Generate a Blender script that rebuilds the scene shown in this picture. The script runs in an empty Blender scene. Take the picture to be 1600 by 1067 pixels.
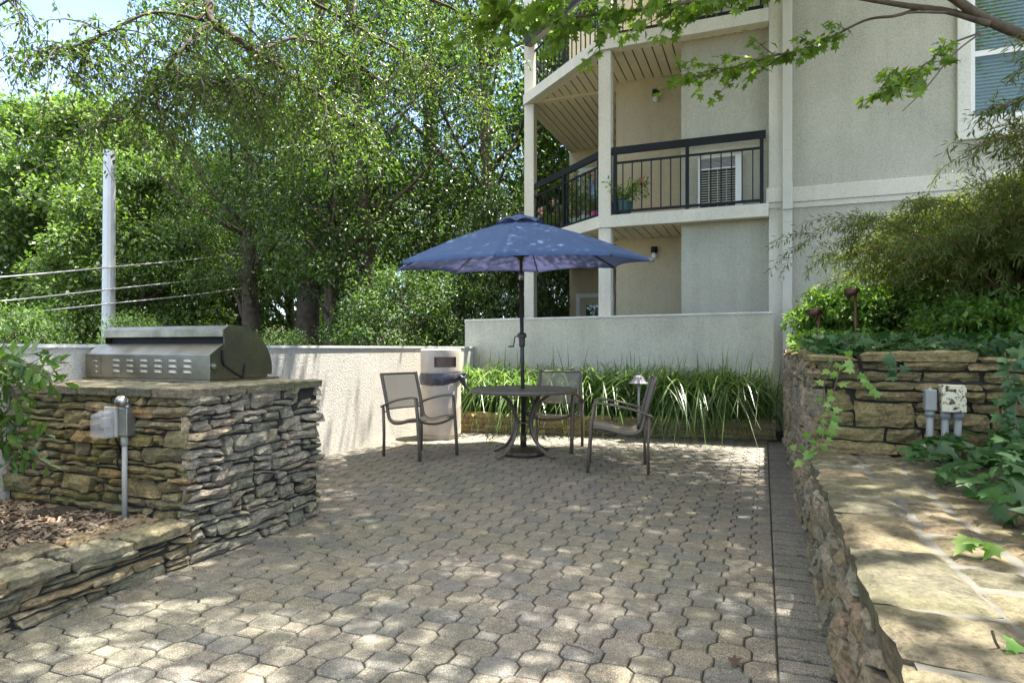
import bpy, math, random
import numpy as np
from mathutils import Vector, Matrix, noise
R = math.radians
random.seed(7)
# ------------------------------------------------------------------ camera, world, sun, exposure
sc = bpy.context.scene
FOC = 1000.0; HY = 544.0; CH = 1.15
cam = bpy.data.cameras.new('camera'); camo = bpy.data.objects.new('camera', cam)
sc.collection.objects.link(camo); sc.camera = camo
cam.sensor_width = 36; cam.lens = 36 * FOC / 1600
camo.location = (0, 0, CH); camo.rotation_euler = (R(90), 0, 0)
cam.shift_y = (HY - 533.5) / 1600
cam.clip_start = 0.05; cam.clip_end = 500
SUNV = Vector((.267, .132, 1)).normalized()
ELEV = math.asin(SUNV.z)
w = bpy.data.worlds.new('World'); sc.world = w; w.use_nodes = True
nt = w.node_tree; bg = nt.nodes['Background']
sky = nt.nodes.new('ShaderNodeTexSky'); sky.sky_type = 'NISHITA'; sky.sun_disc = False
sky.sun_elevation = ELEV; sky.sun_rotation = math.atan2(SUNV.x, SUNV.y)
sky.air_density = .7; sky.dust_density = .6; sky.ozone_density = 1.0
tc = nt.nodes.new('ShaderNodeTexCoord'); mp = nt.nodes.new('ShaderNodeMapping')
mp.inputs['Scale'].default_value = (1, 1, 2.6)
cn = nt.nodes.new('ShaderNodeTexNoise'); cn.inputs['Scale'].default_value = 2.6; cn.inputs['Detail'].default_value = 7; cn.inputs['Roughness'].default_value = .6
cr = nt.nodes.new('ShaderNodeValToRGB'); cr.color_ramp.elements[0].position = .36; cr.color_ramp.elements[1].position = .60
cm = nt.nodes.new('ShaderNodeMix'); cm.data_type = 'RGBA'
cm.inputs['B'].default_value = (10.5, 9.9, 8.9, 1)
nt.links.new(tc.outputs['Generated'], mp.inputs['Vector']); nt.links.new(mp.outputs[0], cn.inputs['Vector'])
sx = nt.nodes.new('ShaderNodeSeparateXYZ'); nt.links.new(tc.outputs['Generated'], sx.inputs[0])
mr = nt.nodes.new('ShaderNodeMapRange'); mr.inputs['From Min'].default_value = .46; mr.inputs['From Max'].default_value = .72; mr.inputs['To Min'].default_value = .03; mr.inputs['To Max'].default_value = 1  # added bright cloud gathers overhead, out of view, as fill light
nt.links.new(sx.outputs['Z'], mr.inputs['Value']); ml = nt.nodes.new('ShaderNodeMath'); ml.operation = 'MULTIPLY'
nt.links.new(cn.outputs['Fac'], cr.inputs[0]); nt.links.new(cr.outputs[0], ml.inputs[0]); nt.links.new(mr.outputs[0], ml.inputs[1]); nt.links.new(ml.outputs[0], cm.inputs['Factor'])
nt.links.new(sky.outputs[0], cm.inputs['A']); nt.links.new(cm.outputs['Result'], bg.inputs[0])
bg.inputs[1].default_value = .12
sl = bpy.data.lights.new('sun', 'SUN'); slo = bpy.data.objects.new('sun', sl); sc.collection.objects.link(slo)
sl.energy = 5.0; sl.angle = R(.53); sl.color = (1, .95, .87)
slo.rotation_euler = SUNV.to_track_quat('Z', 'Y').to_euler()
slo.location = (10, 5, 40)
sc.view_settings.view_transform = 'Standard'; sc.view_settings.look = 'None'
sc.view_settings.exposure = 2.33; sc.view_settings.gamma = 1
sc.render.engine = 'CYCLES'
sc.cycles.use_denoising = True
sc.cycles.max_bounces = 8; sc.cycles.transparent_max_bounces = 8
sc.cycles.diffuse_bounces = 4; sc.cycles.glossy_bounces = 3; sc.cycles.transmission_bounces = 6
sc.cycles.sample_clamp_indirect = 6

# ------------------------------------------------------------------ frames of reference
A_ = R(21.46)
U = Vector((math.sin(A_), math.cos(A_), 0)); V = Vector((math.cos(A_), -math.sin(A_), 0)); Z = Vector((0, 0, 1))
def F(u, v, z=0.0): return U * u + V * v + Z * z
def px(x, y, Y): return Vector(((x - 800) / FOC * Y, Y, CH + (HY - y) / FOC * Y))
def gr(x, y, z=0.0): return px(x, y, (CH - z) * FOC / (y - HY))
col = sc.collection
# ------------------------------------------------------------------ objects
def tag(o, label=None, cat=None, group=None, kind=None):
    if label: o['label'] = label
    if cat: o['category'] = cat
    if group: o['group'] = group
    if kind: o['kind'] = kind
    return o
def thing(name, loc, label, cat, group=None, rz=0):
    o = bpy.data.objects.new(name, None); col.objects.link(o)
    o.location = loc; o.rotation_euler = (0, 0, rz); o.empty_display_size = .1
    return tag(o, label, cat, group)
def origin(o):
    p = Vector((0, 0, 0))
    while o: p = p + o.location; o = o.parent
    return p
class MB:
    def __init__(s): s.v = []; s.f = []
    def add(s, vs, fs):
        n = len(s.v); s.v += [Vector(x) for x in vs]; s.f += [tuple(i + n for i in f) for f in fs]; return s
    def hexa(s, p):   # 8 points: bottom ring 0-3, top ring 4-7
        return s.add(p, [(0, 3, 2, 1), (4, 5, 6, 7), (0, 1, 5, 4), (1, 2, 6, 5), (2, 3, 7, 6), (3, 0, 4, 7)])
    def box(s, o, a, b, c):
        o, a, b, c = map(Vector, (o, a, b, c)); return s.hexa([o, o + a, o + a + b, o + b, o + c, o + a + c, o + a + b + c, o + b + c])
    def uv(s, u0, u1, v0, v1, z0, z1):
        return s.box(F(u0, v0, z0), U * (u1 - u0), V * (v1 - v0), Z * (z1 - z0))
    def xyz(s, x0, x1, y0, y1, z0, z1):
        return s.box((x0, y0, z0), (x1 - x0, 0, 0), (0, y1 - y0, 0), (0, 0, z1 - z0))
    def prism(s, pts, z0, z1):
        n = len(pts); vs = [Vector((p[0], p[1], z0)) for p in pts] + [Vector((p[0], p[1], z1)) for p in pts]
        return s.add(vs, [tuple(range(n))[::-1], tuple(range(n, 2 * n))] + [(i, (i + 1) % n, n + (i + 1) % n, n + i) for i in range(n)])
    def extrude(s, pts, d):      # 3-D polygon extruded along d
        n = len(pts); d = Vector(d); vs = [Vector(p) for p in pts] + [Vector(p) + d for p in pts]
        return s.add(vs, [tuple(range(n))[::-1], tuple(range(n, 2 * n))] + [(i, (i + 1) % n, n + (i + 1) % n, n + i) for i in range(n)])
    def tube(s, path, r, n=8, cap=True, ax=None, flat=None):
        path = [Vector(p) for p in path]; m = len(path)
        rr = r if isinstance(r, (list, tuple)) else [r] * m
        base = len(s.v); prev = None
        for i, p in enumerate(path):
            t = (path[min(i + 1, m - 1)] - path[max(i - 1, 0)]).normalized()
            if prev is None:
                ref = Vector(ax) if ax else (Z if abs(t.z) < .9 else Vector((1, 0, 0)))
                a = t.cross(ref).normalized()
            else:
                a = (prev - t * prev.dot(t)).normalized()
            b = t.cross(a).normalized(); prev = a
            k = flat if flat else 1
            for j in range(n):
                th = 2 * math.pi * (j + .5) / n
                s.v.append(p + a * (math.cos(th) * rr[i]) + b * (math.sin(th) * rr[i] * k))
        for i in range(m - 1):
            for j in range(n):
                q = (j + 1) % n
                s.f.append((base + i * n + j, base + i * n + q, base + (i + 1) * n + q, base + (i + 1) * n + j))
        if cap:
            s.f.append(tuple(base + j for j in range(n))[::-1]); s.f.append(tuple(base + (m - 1) * n + j for j in range(n)))
        return s
    def lathe(s, c, prof, n=32, cap=True):
        c = Vector(c); base = len(s.v)
        for r, z in prof:
            for j in range(n):
                th = 2 * math.pi * j / n; s.v.append(c + Vector((r * math.cos(th), r * math.sin(th), z)))
        for i in range(len(prof) - 1):
            for j in range(n):
                q = (j + 1) % n
                s.f.append((base + i * n + j, base + i * n + q, base + (i + 1) * n + q, base + (i + 1) * n + j))
        if cap:
            s.f.append(tuple(base + j for j in range(n))[::-1]); s.f.append(tuple(base + (len(prof) - 1) * n + j for j in range(n)))
        return s
    def build(s, name, m, parent=None, smooth=False, local=False, bev=0, auto=None, loc=None):
        me = bpy.data.meshes.new(name)
        off = Vector((0, 0, 0))
        if parent is not None and not local: off = origin(parent)
        if parent is None and loc is not None: off = Vector(loc)
        me.from_pydata([tuple(v - off) for v in s.v], [], s.f); me.update()
        o = bpy.data.objects.new(name, me); col.objects.link(o)
        if parent is not None: o.parent = parent
        elif loc is not None: o.location = off
        for x in (m if isinstance(m, list) else [m]): me.materials.append(x)
        if smooth: me.polygons.foreach_set('use_smooth', [True] * len(me.polygons))
        if bev:
            b = o.modifiers.new('bevel', 'BEVEL'); b.width = bev; b.segments = 2; b.limit_method = 'ANGLE'
        return o
def struct(o): o['kind'] = 'structure'; return o
def smooth_path(pts, n=6):
    pts = [Vector(p) for p in pts]; out = []
    P = [pts[0] * 2 - pts[1]] + pts + [pts[-1] * 2 - pts[-2]]
    for i in range(1, len(P) - 2):
        for k in range(n):
            t = k / n; a, b, c, d = P[i - 1], P[i], P[i + 1], P[i + 2]
            out.append(.5 * ((2 * b) + (c - a) * t + (2 * a - 5 * b + 4 * c - d) * t * t + (3 * b - a - 3 * c + d) * t ** 3))
    out.append(pts[-1]); return out
def npmesh(name, verts, faces, m, parent=None, smooth=False, local=True, loc=None):
    verts = np.asarray(verts, dtype=np.float32); faces = np.asarray(faces, dtype=np.int32)
    if parent is not None and not local: verts = verts - np.array(origin(parent), dtype=np.float32)
    if parent is None and loc is not None: verts = verts - np.array(loc, dtype=np.float32)
    me = bpy.data.meshes.new(name); k = faces.shape[1]; nf = len(faces)
    me.vertices.add(len(verts)); me.vertices.foreach_set('co', verts.ravel())
    me.loops.add(nf * k); me.loops.foreach_set('vertex_index', faces.ravel())
    me.polygons.add(nf); me.polygons.foreach_set('loop_start', np.arange(nf, dtype=np.int32) * k)
    me.polygons.foreach_set('loop_total', np.full(nf, k, dtype=np.int32))
    if smooth: me.polygons.foreach_set('use_smooth', np.ones(nf, dtype=bool))
    me.update(calc_edges=True); me.validate()
    o = bpy.data.objects.new(name, me); col.objects.link(o)
    if parent is not None: o.parent = parent
    elif loc is not None: o.location = loc
    me.materials.append(m); return o
# ------------------------------------------------------------------ materials
class NT:
    def __init__(s, name):
        s.m = bpy.data.materials.new(name); s.m.use_nodes = True; s.t = s.m.node_tree
        s.b = s.t.nodes['Principled BSDF']; s.out = s.t.nodes['Material Output']; s.co = None
    def n(s, ty, **kw):
        x = s.t.nodes.new(ty)
        for k, v in kw.items():
            if k in x.inputs.keys(): x.inputs[k].default_value = v
            else: setattr(x, k, v)
        return x
    def l(s, a, b): s.t.links.new(a, b)
    def coord(s):
        if s.co is None: s.co = s.n('ShaderNodeTexCoord').outputs['Object']
        return s.co
    def noise(s, sc_, detail=4, rough=.55, dist=0, vec=None):
        x = s.n('ShaderNodeTexNoise'); x.inputs['Scale'].default_value = sc_; x.inputs['Detail'].default_value = detail
        x.inputs['Roughness'].default_value = rough; x.inputs['Distortion'].default_value = dist
        s.l(vec or s.coord(), x.inputs['Vector']); return x.outputs['Fac']
    def ramp(s, fac, stops, const=False):
        r = s.n('ShaderNodeValToRGB'); e = r.color_ramp.elements
        while len(e) > 1: e.remove(e[-1])
        e[0].position = stops[0][0]; e[0].color = (*stops[0][1], 1) if len(stops[0][1]) == 3 else stops[0][1]
        for p, c in stops[1:]:
            q = e.new(p); q.color = (*c, 1)
        if const: r.color_ramp.interpolation = 'CONSTANT'
        s.l(fac, r.inputs[0]); return r.outputs[0]
    def mix(s, fac, a, b, mode='MIX'):
        x = s.n('ShaderNodeMix'); x.data_type = 'RGBA'; x.blend_type = mode
        for k, v in (('Factor', fac), ('A', a), ('B', b)):
            if isinstance(v, (int, float)): x.inputs[k].default_value = v
            elif isinstance(v, tuple): x.inputs[k].default_value = (*v, 1)
            else: s.l(v, x.inputs[k])
        return x.outputs['Result']
    def island(s):
        return s.n('ShaderNodeNewGeometry').outputs['Random Per Island']
    def bump(s, h, strength=.4, dist=.01, prev=None):
        x = s.n('ShaderNodeBump'); x.inputs['Strength'].default_value = strength; x.inputs['Distance'].default_value = dist
        s.l(h, x.inputs['Height'])
        if prev: s.l(prev, x.inputs['Normal'])
        return x.outputs[0]
    def fin(s, color=None, rough=.7, normal=None, metal=0, spec=.5):
        if color is not None:
            if isinstance(color, tuple): s.b.inputs['Base Color'].default_value = (*color, 1)
            else: s.l(color, s.b.inputs['Base Color'])
        if isinstance(rough, (int, float)): s.b.inputs['Roughness'].default_value = rough
        else: s.l(rough, s.b.inputs['Roughness'])
        s.b.inputs['Metallic'].default_value = metal; s.b.inputs['Specular IOR Level'].default_value = spec
        if normal: s.l(normal, s.b.inputs['Normal'])
        return s.m
def m_plain(name, c, rough=.6, metal=0, var=.12, sc_=14, bump=.1, spec=.5):
    t = NT(name); n = t.noise(sc_, 5)
    c1 = tuple(x * (1 - var) for x in c); c2 = tuple(min(1, x * (1 + var)) for x in c)
    return t.fin(t.ramp(n, [(.3, c1), (.7, c2)]), rough, t.bump(t.noise(sc_ * 12, 3), bump, .004) if bump else None, metal, spec)
def m_stucco(name, c, dirt=.25, coarse=75, st=.55):
    t = NT(name)
    big = t.noise(1.3, 6, .6); fine = t.noise(coarse, 3, .6, .8)
    sp2 = t.noise(coarse * .45, 4, .7)
    mp2 = t.n('ShaderNodeMapping'); mp2.inputs['Scale'].default_value = (2.6, 2.6, .22); t.l(t.coord(), mp2.inputs['Vector']); stk = t.noise(2.2, 5, .6, 0, mp2.outputs[0])
    base = t.ramp(big, [(.25, tuple(x * (1 - dirt) for x in c)), (.6, c), (.8, tuple(min(1, x * 1.06) for x in c))])
    sp = t.ramp(fine, [(.34, (.62, .61, .58)), (.5, (1, 1, 1))])
    colr = t.mix(.6, base, sp, 'MULTIPLY'); colr = t.mix(.22, colr, t.ramp(sp2, [(.36, (.72, .71, .68)), (.56, (1.08, 1.08, 1.08))]), 'MULTIPLY')
    colr = t.mix(1.0, colr, t.ramp(stk, [(.34, (.93, .928, .915)), (.52, (1, 1, 1)), (.7, (1.02, 1.02, 1.02))]), 'MULTIPLY')
    return t.fin(colr, .9, t.bump(fine, st, .012), 0, .2)
def m_stone(name, pal, moss=.35, mossc=(.10, .13, .035), bump=.7, fs=26, dark=.55):
    t = NT(name); isl = t.island()
    st = [(i / len(pal), p) for i, p in enumerate(pal)]
    c = t.ramp(isl, st, True)
    ms = t.n('ShaderNodeMapping'); ms.inputs['Scale'].default_value = (1, 1, 4.5); t.l(t.coord(), ms.inputs['Vector']); ns = t.noise(13, 8, .7, .3, ms.outputs[0])
    c = t.mix(.8, c, t.ramp(ns, [(.34, (dark * .62, dark * .6, dark * .55)), (.46, (.9, .88, .85)), (.58, (1.1, 1.08, 1.02)), (.7, (1.75, 1.7, 1.6))]), 'MULTIPLY')
    n1 = t.noise(7, 8, .65); c = t.mix(.75, c, t.ramp(n1, [(.3, (dark, dark * .96, dark * .9)), (.55, (1, 1, 1)), (.75, (1.25, 1.2, 1.1))]), 'MULTIPLY')
    n3 = t.noise(60, 5, .7); c = t.mix(.8, c, t.ramp(n3, [(.36, (.45, .42, .38)), (.52, (1, 1, 1)), (.7, (1.3, 1.28, 1.2))]), 'MULTIPLY')
    n2 = t.noise(3.5, 6, .6)
    mf = t.ramp(n2, [(.5 - moss * .3, (0, 0, 0)), (.72, (moss * 1.6,) * 3)])
    c = t.mix(mf, c, mossc)
    b = t.bump(t.noise(fs, 8, .7), bump, .02); b = t.bump(n3, .5, .006, b); b = t.bump(ns, .7, .018, b)
    return t.fin(c, .88, b, 0, .25)
def m_leaf(name, cols, trans=.35, rough=.5, spec=.4, tcol=1.4, big=0.0):
    t = NT(name); isl = t.island()
    c = t.ramp(isl, [((i + .0) / max(1, len(cols) - 1), x) for i, x in enumerate(cols)])
    if big:
        c = t.mix(1.0, c, t.ramp(t.noise(big, 3), [(.35, (.75, .8, .75)), (.65, (1.2, 1.15, 1.0))]), 'MULTIPLY')
    t.fin(c, rough, None, 0, spec)
    tr = t.n('ShaderNodeBsdfTranslucent')
    c2 = t.mix(1.0, c, (1.25 * tcol, 1.35 * tcol, .55 * tcol), 'MULTIPLY'); t.l(c2, tr.inputs['Color'])
    mx = t.n('ShaderNodeMixShader'); mx.inputs[0].default_value = trans
    t.l(t.b.outputs[0], mx.inputs[1]); t.l(tr.outputs[0], mx.inputs[2]); t.l(mx.outputs[0], t.out.inputs[0])
    return t.m
def m_glass(name, tint=(.75, .8, .8), refl=.35):
    t = NT(name); tr = t.n('ShaderNodeBsdfTransparent'); tr.inputs[0].default_value = (*tint, 1)
    gl = t.n('ShaderNodeBsdfGlossy'); gl.inputs['Roughness'].default_value = .03
    mx = t.n('ShaderNodeMixShader'); mx.inputs[0].default_value = refl
    t.l(tr.outputs[0], mx.inputs[1]); t.l(gl.outputs[0], mx.inputs[2]); t.l(mx.outputs[0], t.out.inputs[0])
    return t.m
M = {}
M['stucco_bld'] = m_stucco('stucco_building', (.46, .455, .38), .16, 62, .8)
M['stucco_trim'] = m_stucco('stucco_trim', (.62, .60, .52), .12, 80, .4)
M['stucco_win'] = m_stucco('stucco_window_surround', (.66, .66, .60), .06, 70, .25)
M['stucco_low'] = m_stucco('stucco_low_wall', (.56, .525, .46), .2, 55, .75)
M['stucco_tall'] = m_stucco('stucco_tall_wall', (.56, .54, .45), .22, 48, 1.0)
M['soffit'] = m_plain('soffit_boards', (.66, .57, .42), .7, 0, .06, 4, .05)
M['groove'] = m_plain('soffit_groove', (.03, .028, .025), .9)
M['rail'] = m_plain('black_rail_paint', (.010, .012, .015), .5, 0, .2, 8, .05, .2)
M['white'] = m_plain('white_paint', (.7, .72, .70), .5, 0, .05, 6, .05)
M['downspout'] = m_plain('downspout_paint', (.48, .47, .40), .4, 0, .07, 3, .03)
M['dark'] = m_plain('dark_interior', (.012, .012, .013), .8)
M['blind'] = m_plain('blind_slats', (.36, .37, .31), .6, 0, .08, 6, 0)
M['glass'] = m_glass('window_glass', (.75, .82, .78), .06)
def m_clear():
    t = NT('clear_plastic'); t.fin((.55, .56, .56), .15, None, 0, .8); tr = t.n('ShaderNodeBsdfTransparent'); mx = t.n('ShaderNodeMixShader'); mx.inputs[0].default_value = .72
    t.l(t.b.outputs[0], mx.inputs[1]); t.l(tr.outputs[0], mx.inputs[2]); t.l(mx.outputs[0], t.out.inputs[0]); return t.m
M['clear'] = m_clear()
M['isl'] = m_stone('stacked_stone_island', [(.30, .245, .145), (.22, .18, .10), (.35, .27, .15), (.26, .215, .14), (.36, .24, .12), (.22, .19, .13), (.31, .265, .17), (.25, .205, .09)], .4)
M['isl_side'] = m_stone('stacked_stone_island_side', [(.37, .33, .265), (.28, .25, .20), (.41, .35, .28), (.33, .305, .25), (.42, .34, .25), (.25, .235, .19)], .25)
M['kerb'] = m_stone('kerb_stone', [(.30, .26, .18), (.35, .285, .195), (.25, .225, .16), (.33, .25, .16), (.29, .27, .21)], .3, (.17, .165, .06))
M['rubble'] = m_stone('rubble_stone', [(.36, .31, .235), (.28, .25, .19), (.42, .34, .26), (.27, .235, .165), (.38, .28, .20), (.33, .31, .25), (.30, .235, .15)], .35, (.13, .13, .05), .8, 34, .5)
M['tallst'] = m_stone('retaining_wall_stone', [(.25, .20, .10), (.20, .16, .08), (.29, .23, .12), (.165, .135, .07), (.23, .175, .095)], .4, (.10, .10, .03), .6, 22, .5)
M['flag'] = m_stone('flagstone_top', [(.125, .115, .078), (.155, .135, .092), (.115, .108, .08), (.165, .135, .088), (.14, .132, .10), (.15, .115, .072)], .35, (.14, .13, .06), .8, 24, .5)
M['counter'] = m_stone('counter_stone', [(.19, .18, .12), (.24, .21, .155), (.17, .165, .125)], .3, (.12, .12, .05), .6, 14, .6)
M['plant'] = m_stone('planter_stone', [(.42, .31, .15), (.36, .27, .14), (.46, .36, .20), (.31, .25, .15), (.40, .33, .22)], .2, (.2, .19, .06), .6, 20, .65)
M['mortar'] = m_plain('mortar', (.03, .026, .02), .95, 0, .3, 20, .5)
M['mortar_lt'] = m_plain('pale_mortar', (.085, .08, .065), .95, 0, .25, 12, .5)
M['soil'] = m_plain('soil', (.045, .035, .022), .95, 0, .4, 12, .8)
def m_paver(name, pal, speck=.5):
    t = NT(name); c = t.ramp(t.island(), [(i / len(pal), p) for i, p in enumerate(pal)], True)
    big = t.noise(.55, 4, .6); c = t.mix(.9, c, t.ramp(big, [(.36, (.86, .9, .78)), (.6, (1.05, 1.02, 1))]), 'MULTIPLY')
    n = t.noise(210, 2, .8); c = t.mix(1.0, c, t.ramp(n, [(.34, (.30, .30, .30)), (.46, (.85, .85, .85)), (.58, (1.1,) * 3), (.66, (2.2, 2.15, 2.0))]), 'MULTIPLY'); n4 = t.noise(45, 4, .7); c = t.mix(.7, c, t.ramp(n4, [(.36, (.7, .7, .68)), (.6, (1.12,) * 3)]), 'MULTIPLY')
    n2 = t.noise(9, 6, .65); c = t.mix(.6, c, t.ramp(n2, [(.35, (.68, .68, .64)), (.6, (1.08, 1.07, 1.05))]), 'MULTIPLY')
    return t.fin(c, .9, t.bump(n, .6, .004, t.bump(n2, .25, .01)), 0, .3)
M['paver'] = m_paver('concrete_paver', [(.205, .188, .163), (.19, .178, .158), (.22, .195, .167), (.20, .185, .155), (.175, .168, .156), (.215, .197, .17), (.188, .173, .15), (.205, .187, .16), (.168, .163, .155), (.222, .197, .16)])
M['brick'] = m_paver('border_paver', [(.20, .19, .172), (.185, .178, .163), (.215, .20, .18), (.175, .17, .158)])
M['joint'] = m_plain('joint_sand', (.035, .032, .024), .95, 0, .4, 9, .5)
M['ground'] = m_plain('woodland_ground', (.07, .06, .035), .95, 0, .4, .6, .5)
def m_steel():
    t = NT('brushed_steel'); mp_ = t.n('ShaderNodeMapping'); mp_.inputs['Scale'].default_value = (1.5, 1.5, 90)
    t.l(t.coord(), mp_.inputs['Vector']); n = t.noise(3, 3, .6, 0, mp_.outputs[0]); g = t.noise(5, 6)
    c = t.ramp(g, [(.3, (.15, .142, .10)), (.6, (.30, .285, .23))])
    r = t.ramp(g, [(.3, (.38,) * 3), (.7, (.26,) * 3)])
    return t.fin(c, r, t.bump(n, .12, .003), 1.0)
M['steel'] = m_steel()
M['frame'] = m_plain('bronze_powder_coat', (.135, .112, .082), .5, .15, .15, 30, .08)
M['frame2'] = m_plain('umbrella_pole_brown', (.055, .04, .032), .4, .3, .25, 20, .08)
def m_sling():
    t = NT('sling_mesh_fabric'); wv = t.noise(600, 2); t.fin(t.ramp(wv, [(.35, (.29, .235, .17)), (.65, (.43, .36, .27))]), .75, None, 0, .3)
    tr = t.n('ShaderNodeBsdfTransparent'); mx = t.n('ShaderNodeMixShader'); mx.inputs[0].default_value = .22
    t.l(t.b.outputs[0], mx.inputs[1]); t.l(tr.outputs[0], mx.inputs[2]); t.l(mx.outputs[0], t.out.inputs[0]); return t.m
M['sling'] = m_sling()
def m_canopy():
    t = NT('navy_canopy_fabric'); n = t.noise(2.5, 5); c = t.ramp(n, [(.3, (.095, .15, .29)), (.7, (.105, .17, .32))])
    n2 = t.noise(14, 4, .6); c = t.mix(t.ramp(n2, [(.72, (0, 0, 0)), (.76, (.3,) * 3)]), c, (.2, .24, .36))
    t.fin(c, .85, t.bump(t.noise(350, 2), .2, .002), 0, .2)
    tr = t.n('ShaderNodeBsdfTranslucent'); tr.inputs[0].default_value = (.07, .07, .15, 1)
    mx = t.n('ShaderNodeMixShader'); mx.inputs[0].default_value = .3
    t.l(t.b.outputs[0], mx.inputs[1]); t.l(tr.outputs[0], mx.inputs[2]); t.l(mx.outputs[0], t.out.inputs[0]); return t.m
M['canopy'] = m_canopy()
M['bin'] = m_plain('cream_concrete_bin', (.52, .44, .35), .7, 0, .14, 5, .25)
M['bag'] = m_plain('grey_bin_bag', (.06, .055, .07), .35, 0, .5, 20, .3)
M['tin'] = m_plain('inner_brown', (.18, .11, .08), .7)
M['grey'] = m_plain('grey_pvc', (.20, .21, .19), .6, 0, .12, 8, .1)
M['greylt'] = m_plain('light_grey_pvc', (.36, .36, .33), .55, 0, .12, 8, .1)
def m_lichen():
    t = NT('flaked_white_metal'); n = t.noise(38, 6, .7, .5); c = t.ramp(n, [(.44, (.05, .04, .02)), (.5, (.50, .47, .33))])
    return t.fin(c, .8, t.bump(n, .3, .004))
M['lichen'] = m_lichen()
M['alu'] = m_plain('cast_aluminium', (.4, .4, .38), .35, .9, .15, 20, .1)
M['galv'] = m_plain('galvanised_pole', (.52, .53, .54), .45, .25, .1, 2, .05)
M['cable'] = m_plain('grey_cable', (.42, .40, .38), .6)
M['bark'] = m_plain('bark', (.075, .056, .04), .95, 0, .45, 7, .8)
M['bark2'] = m_plain('smooth_bark', (.10, .075, .05), .9, 0, .4, 16, .6)
M['barkr'] = m_plain('reddish_twig', (.14, .085, .05), .85, 0, .3, 10, .3)
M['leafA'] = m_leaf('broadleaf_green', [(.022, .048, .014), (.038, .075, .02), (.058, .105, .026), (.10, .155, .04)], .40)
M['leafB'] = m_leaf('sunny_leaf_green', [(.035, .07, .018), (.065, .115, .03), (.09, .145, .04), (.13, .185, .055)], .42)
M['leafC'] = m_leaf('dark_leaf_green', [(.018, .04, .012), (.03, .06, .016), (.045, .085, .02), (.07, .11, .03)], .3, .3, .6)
M['leafP'] = m_leaf('pine_blue_green', [(.035, .06, .03), (.055, .085, .035), (.08, .11, .045)], .25)
M['leafE'] = m_leaf('elm_leaf', [(.03, .06, .012), (.045, .085, .016), (.07, .12, .02), (.12, .18, .03)], .45, .38)
M['maple'] = m_leaf('maple_leaf', [(.09, .15, .025), (.12, .19, .03), (.16, .24, .045)], .5, .5, .3)
M['ivy'] = m_leaf('ivy_leaf', [(.015, .05, .012), (.022, .065, .014), (.035, .09, .02), (.025, .06, .016)], .18, .45, .3, 1.4)
M['ivyY'] = m_leaf('young_ivy_leaf', [(.09, .20, .03), (.13, .25, .04), (.20, .30, .07)], .4, .4, .4)
M['azalea'] = m_leaf('shrub_leaf', [(.06, .13, .02), (.09, .18, .028), (.14, .24, .04), (.19, .29, .055)], .4)
M['lace'] = m_leaf('laceleaf', [(.07, .105, .018), (.09, .135, .024), (.13, .18, .03), (.14, .13, .04)], .35)
M['lirio'] = m_leaf('strap_leaf', [(.045, .10, .02), (.07, .145, .028), (.11, .19, .04), (.08, .14, .035), (.32, .36, .20)], .35, .35, .5)
M['rhodo'] = m_leaf('glossy_shrub_leaf', [(.05, .11, .02), (.08, .16, .028), (.12, .20, .04)], .3, .3, .6)
def m_chip():
    t = NT('mulch_chips'); return t.fin(t.ramp(t.island(), [(0, (.14, .10, .065)), (.4, (.28, .2, .13)), (.7, (.45, .35, .24)), (1, (.2, .13, .08))]), .9)
M['chip'] = m_chip()

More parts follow.
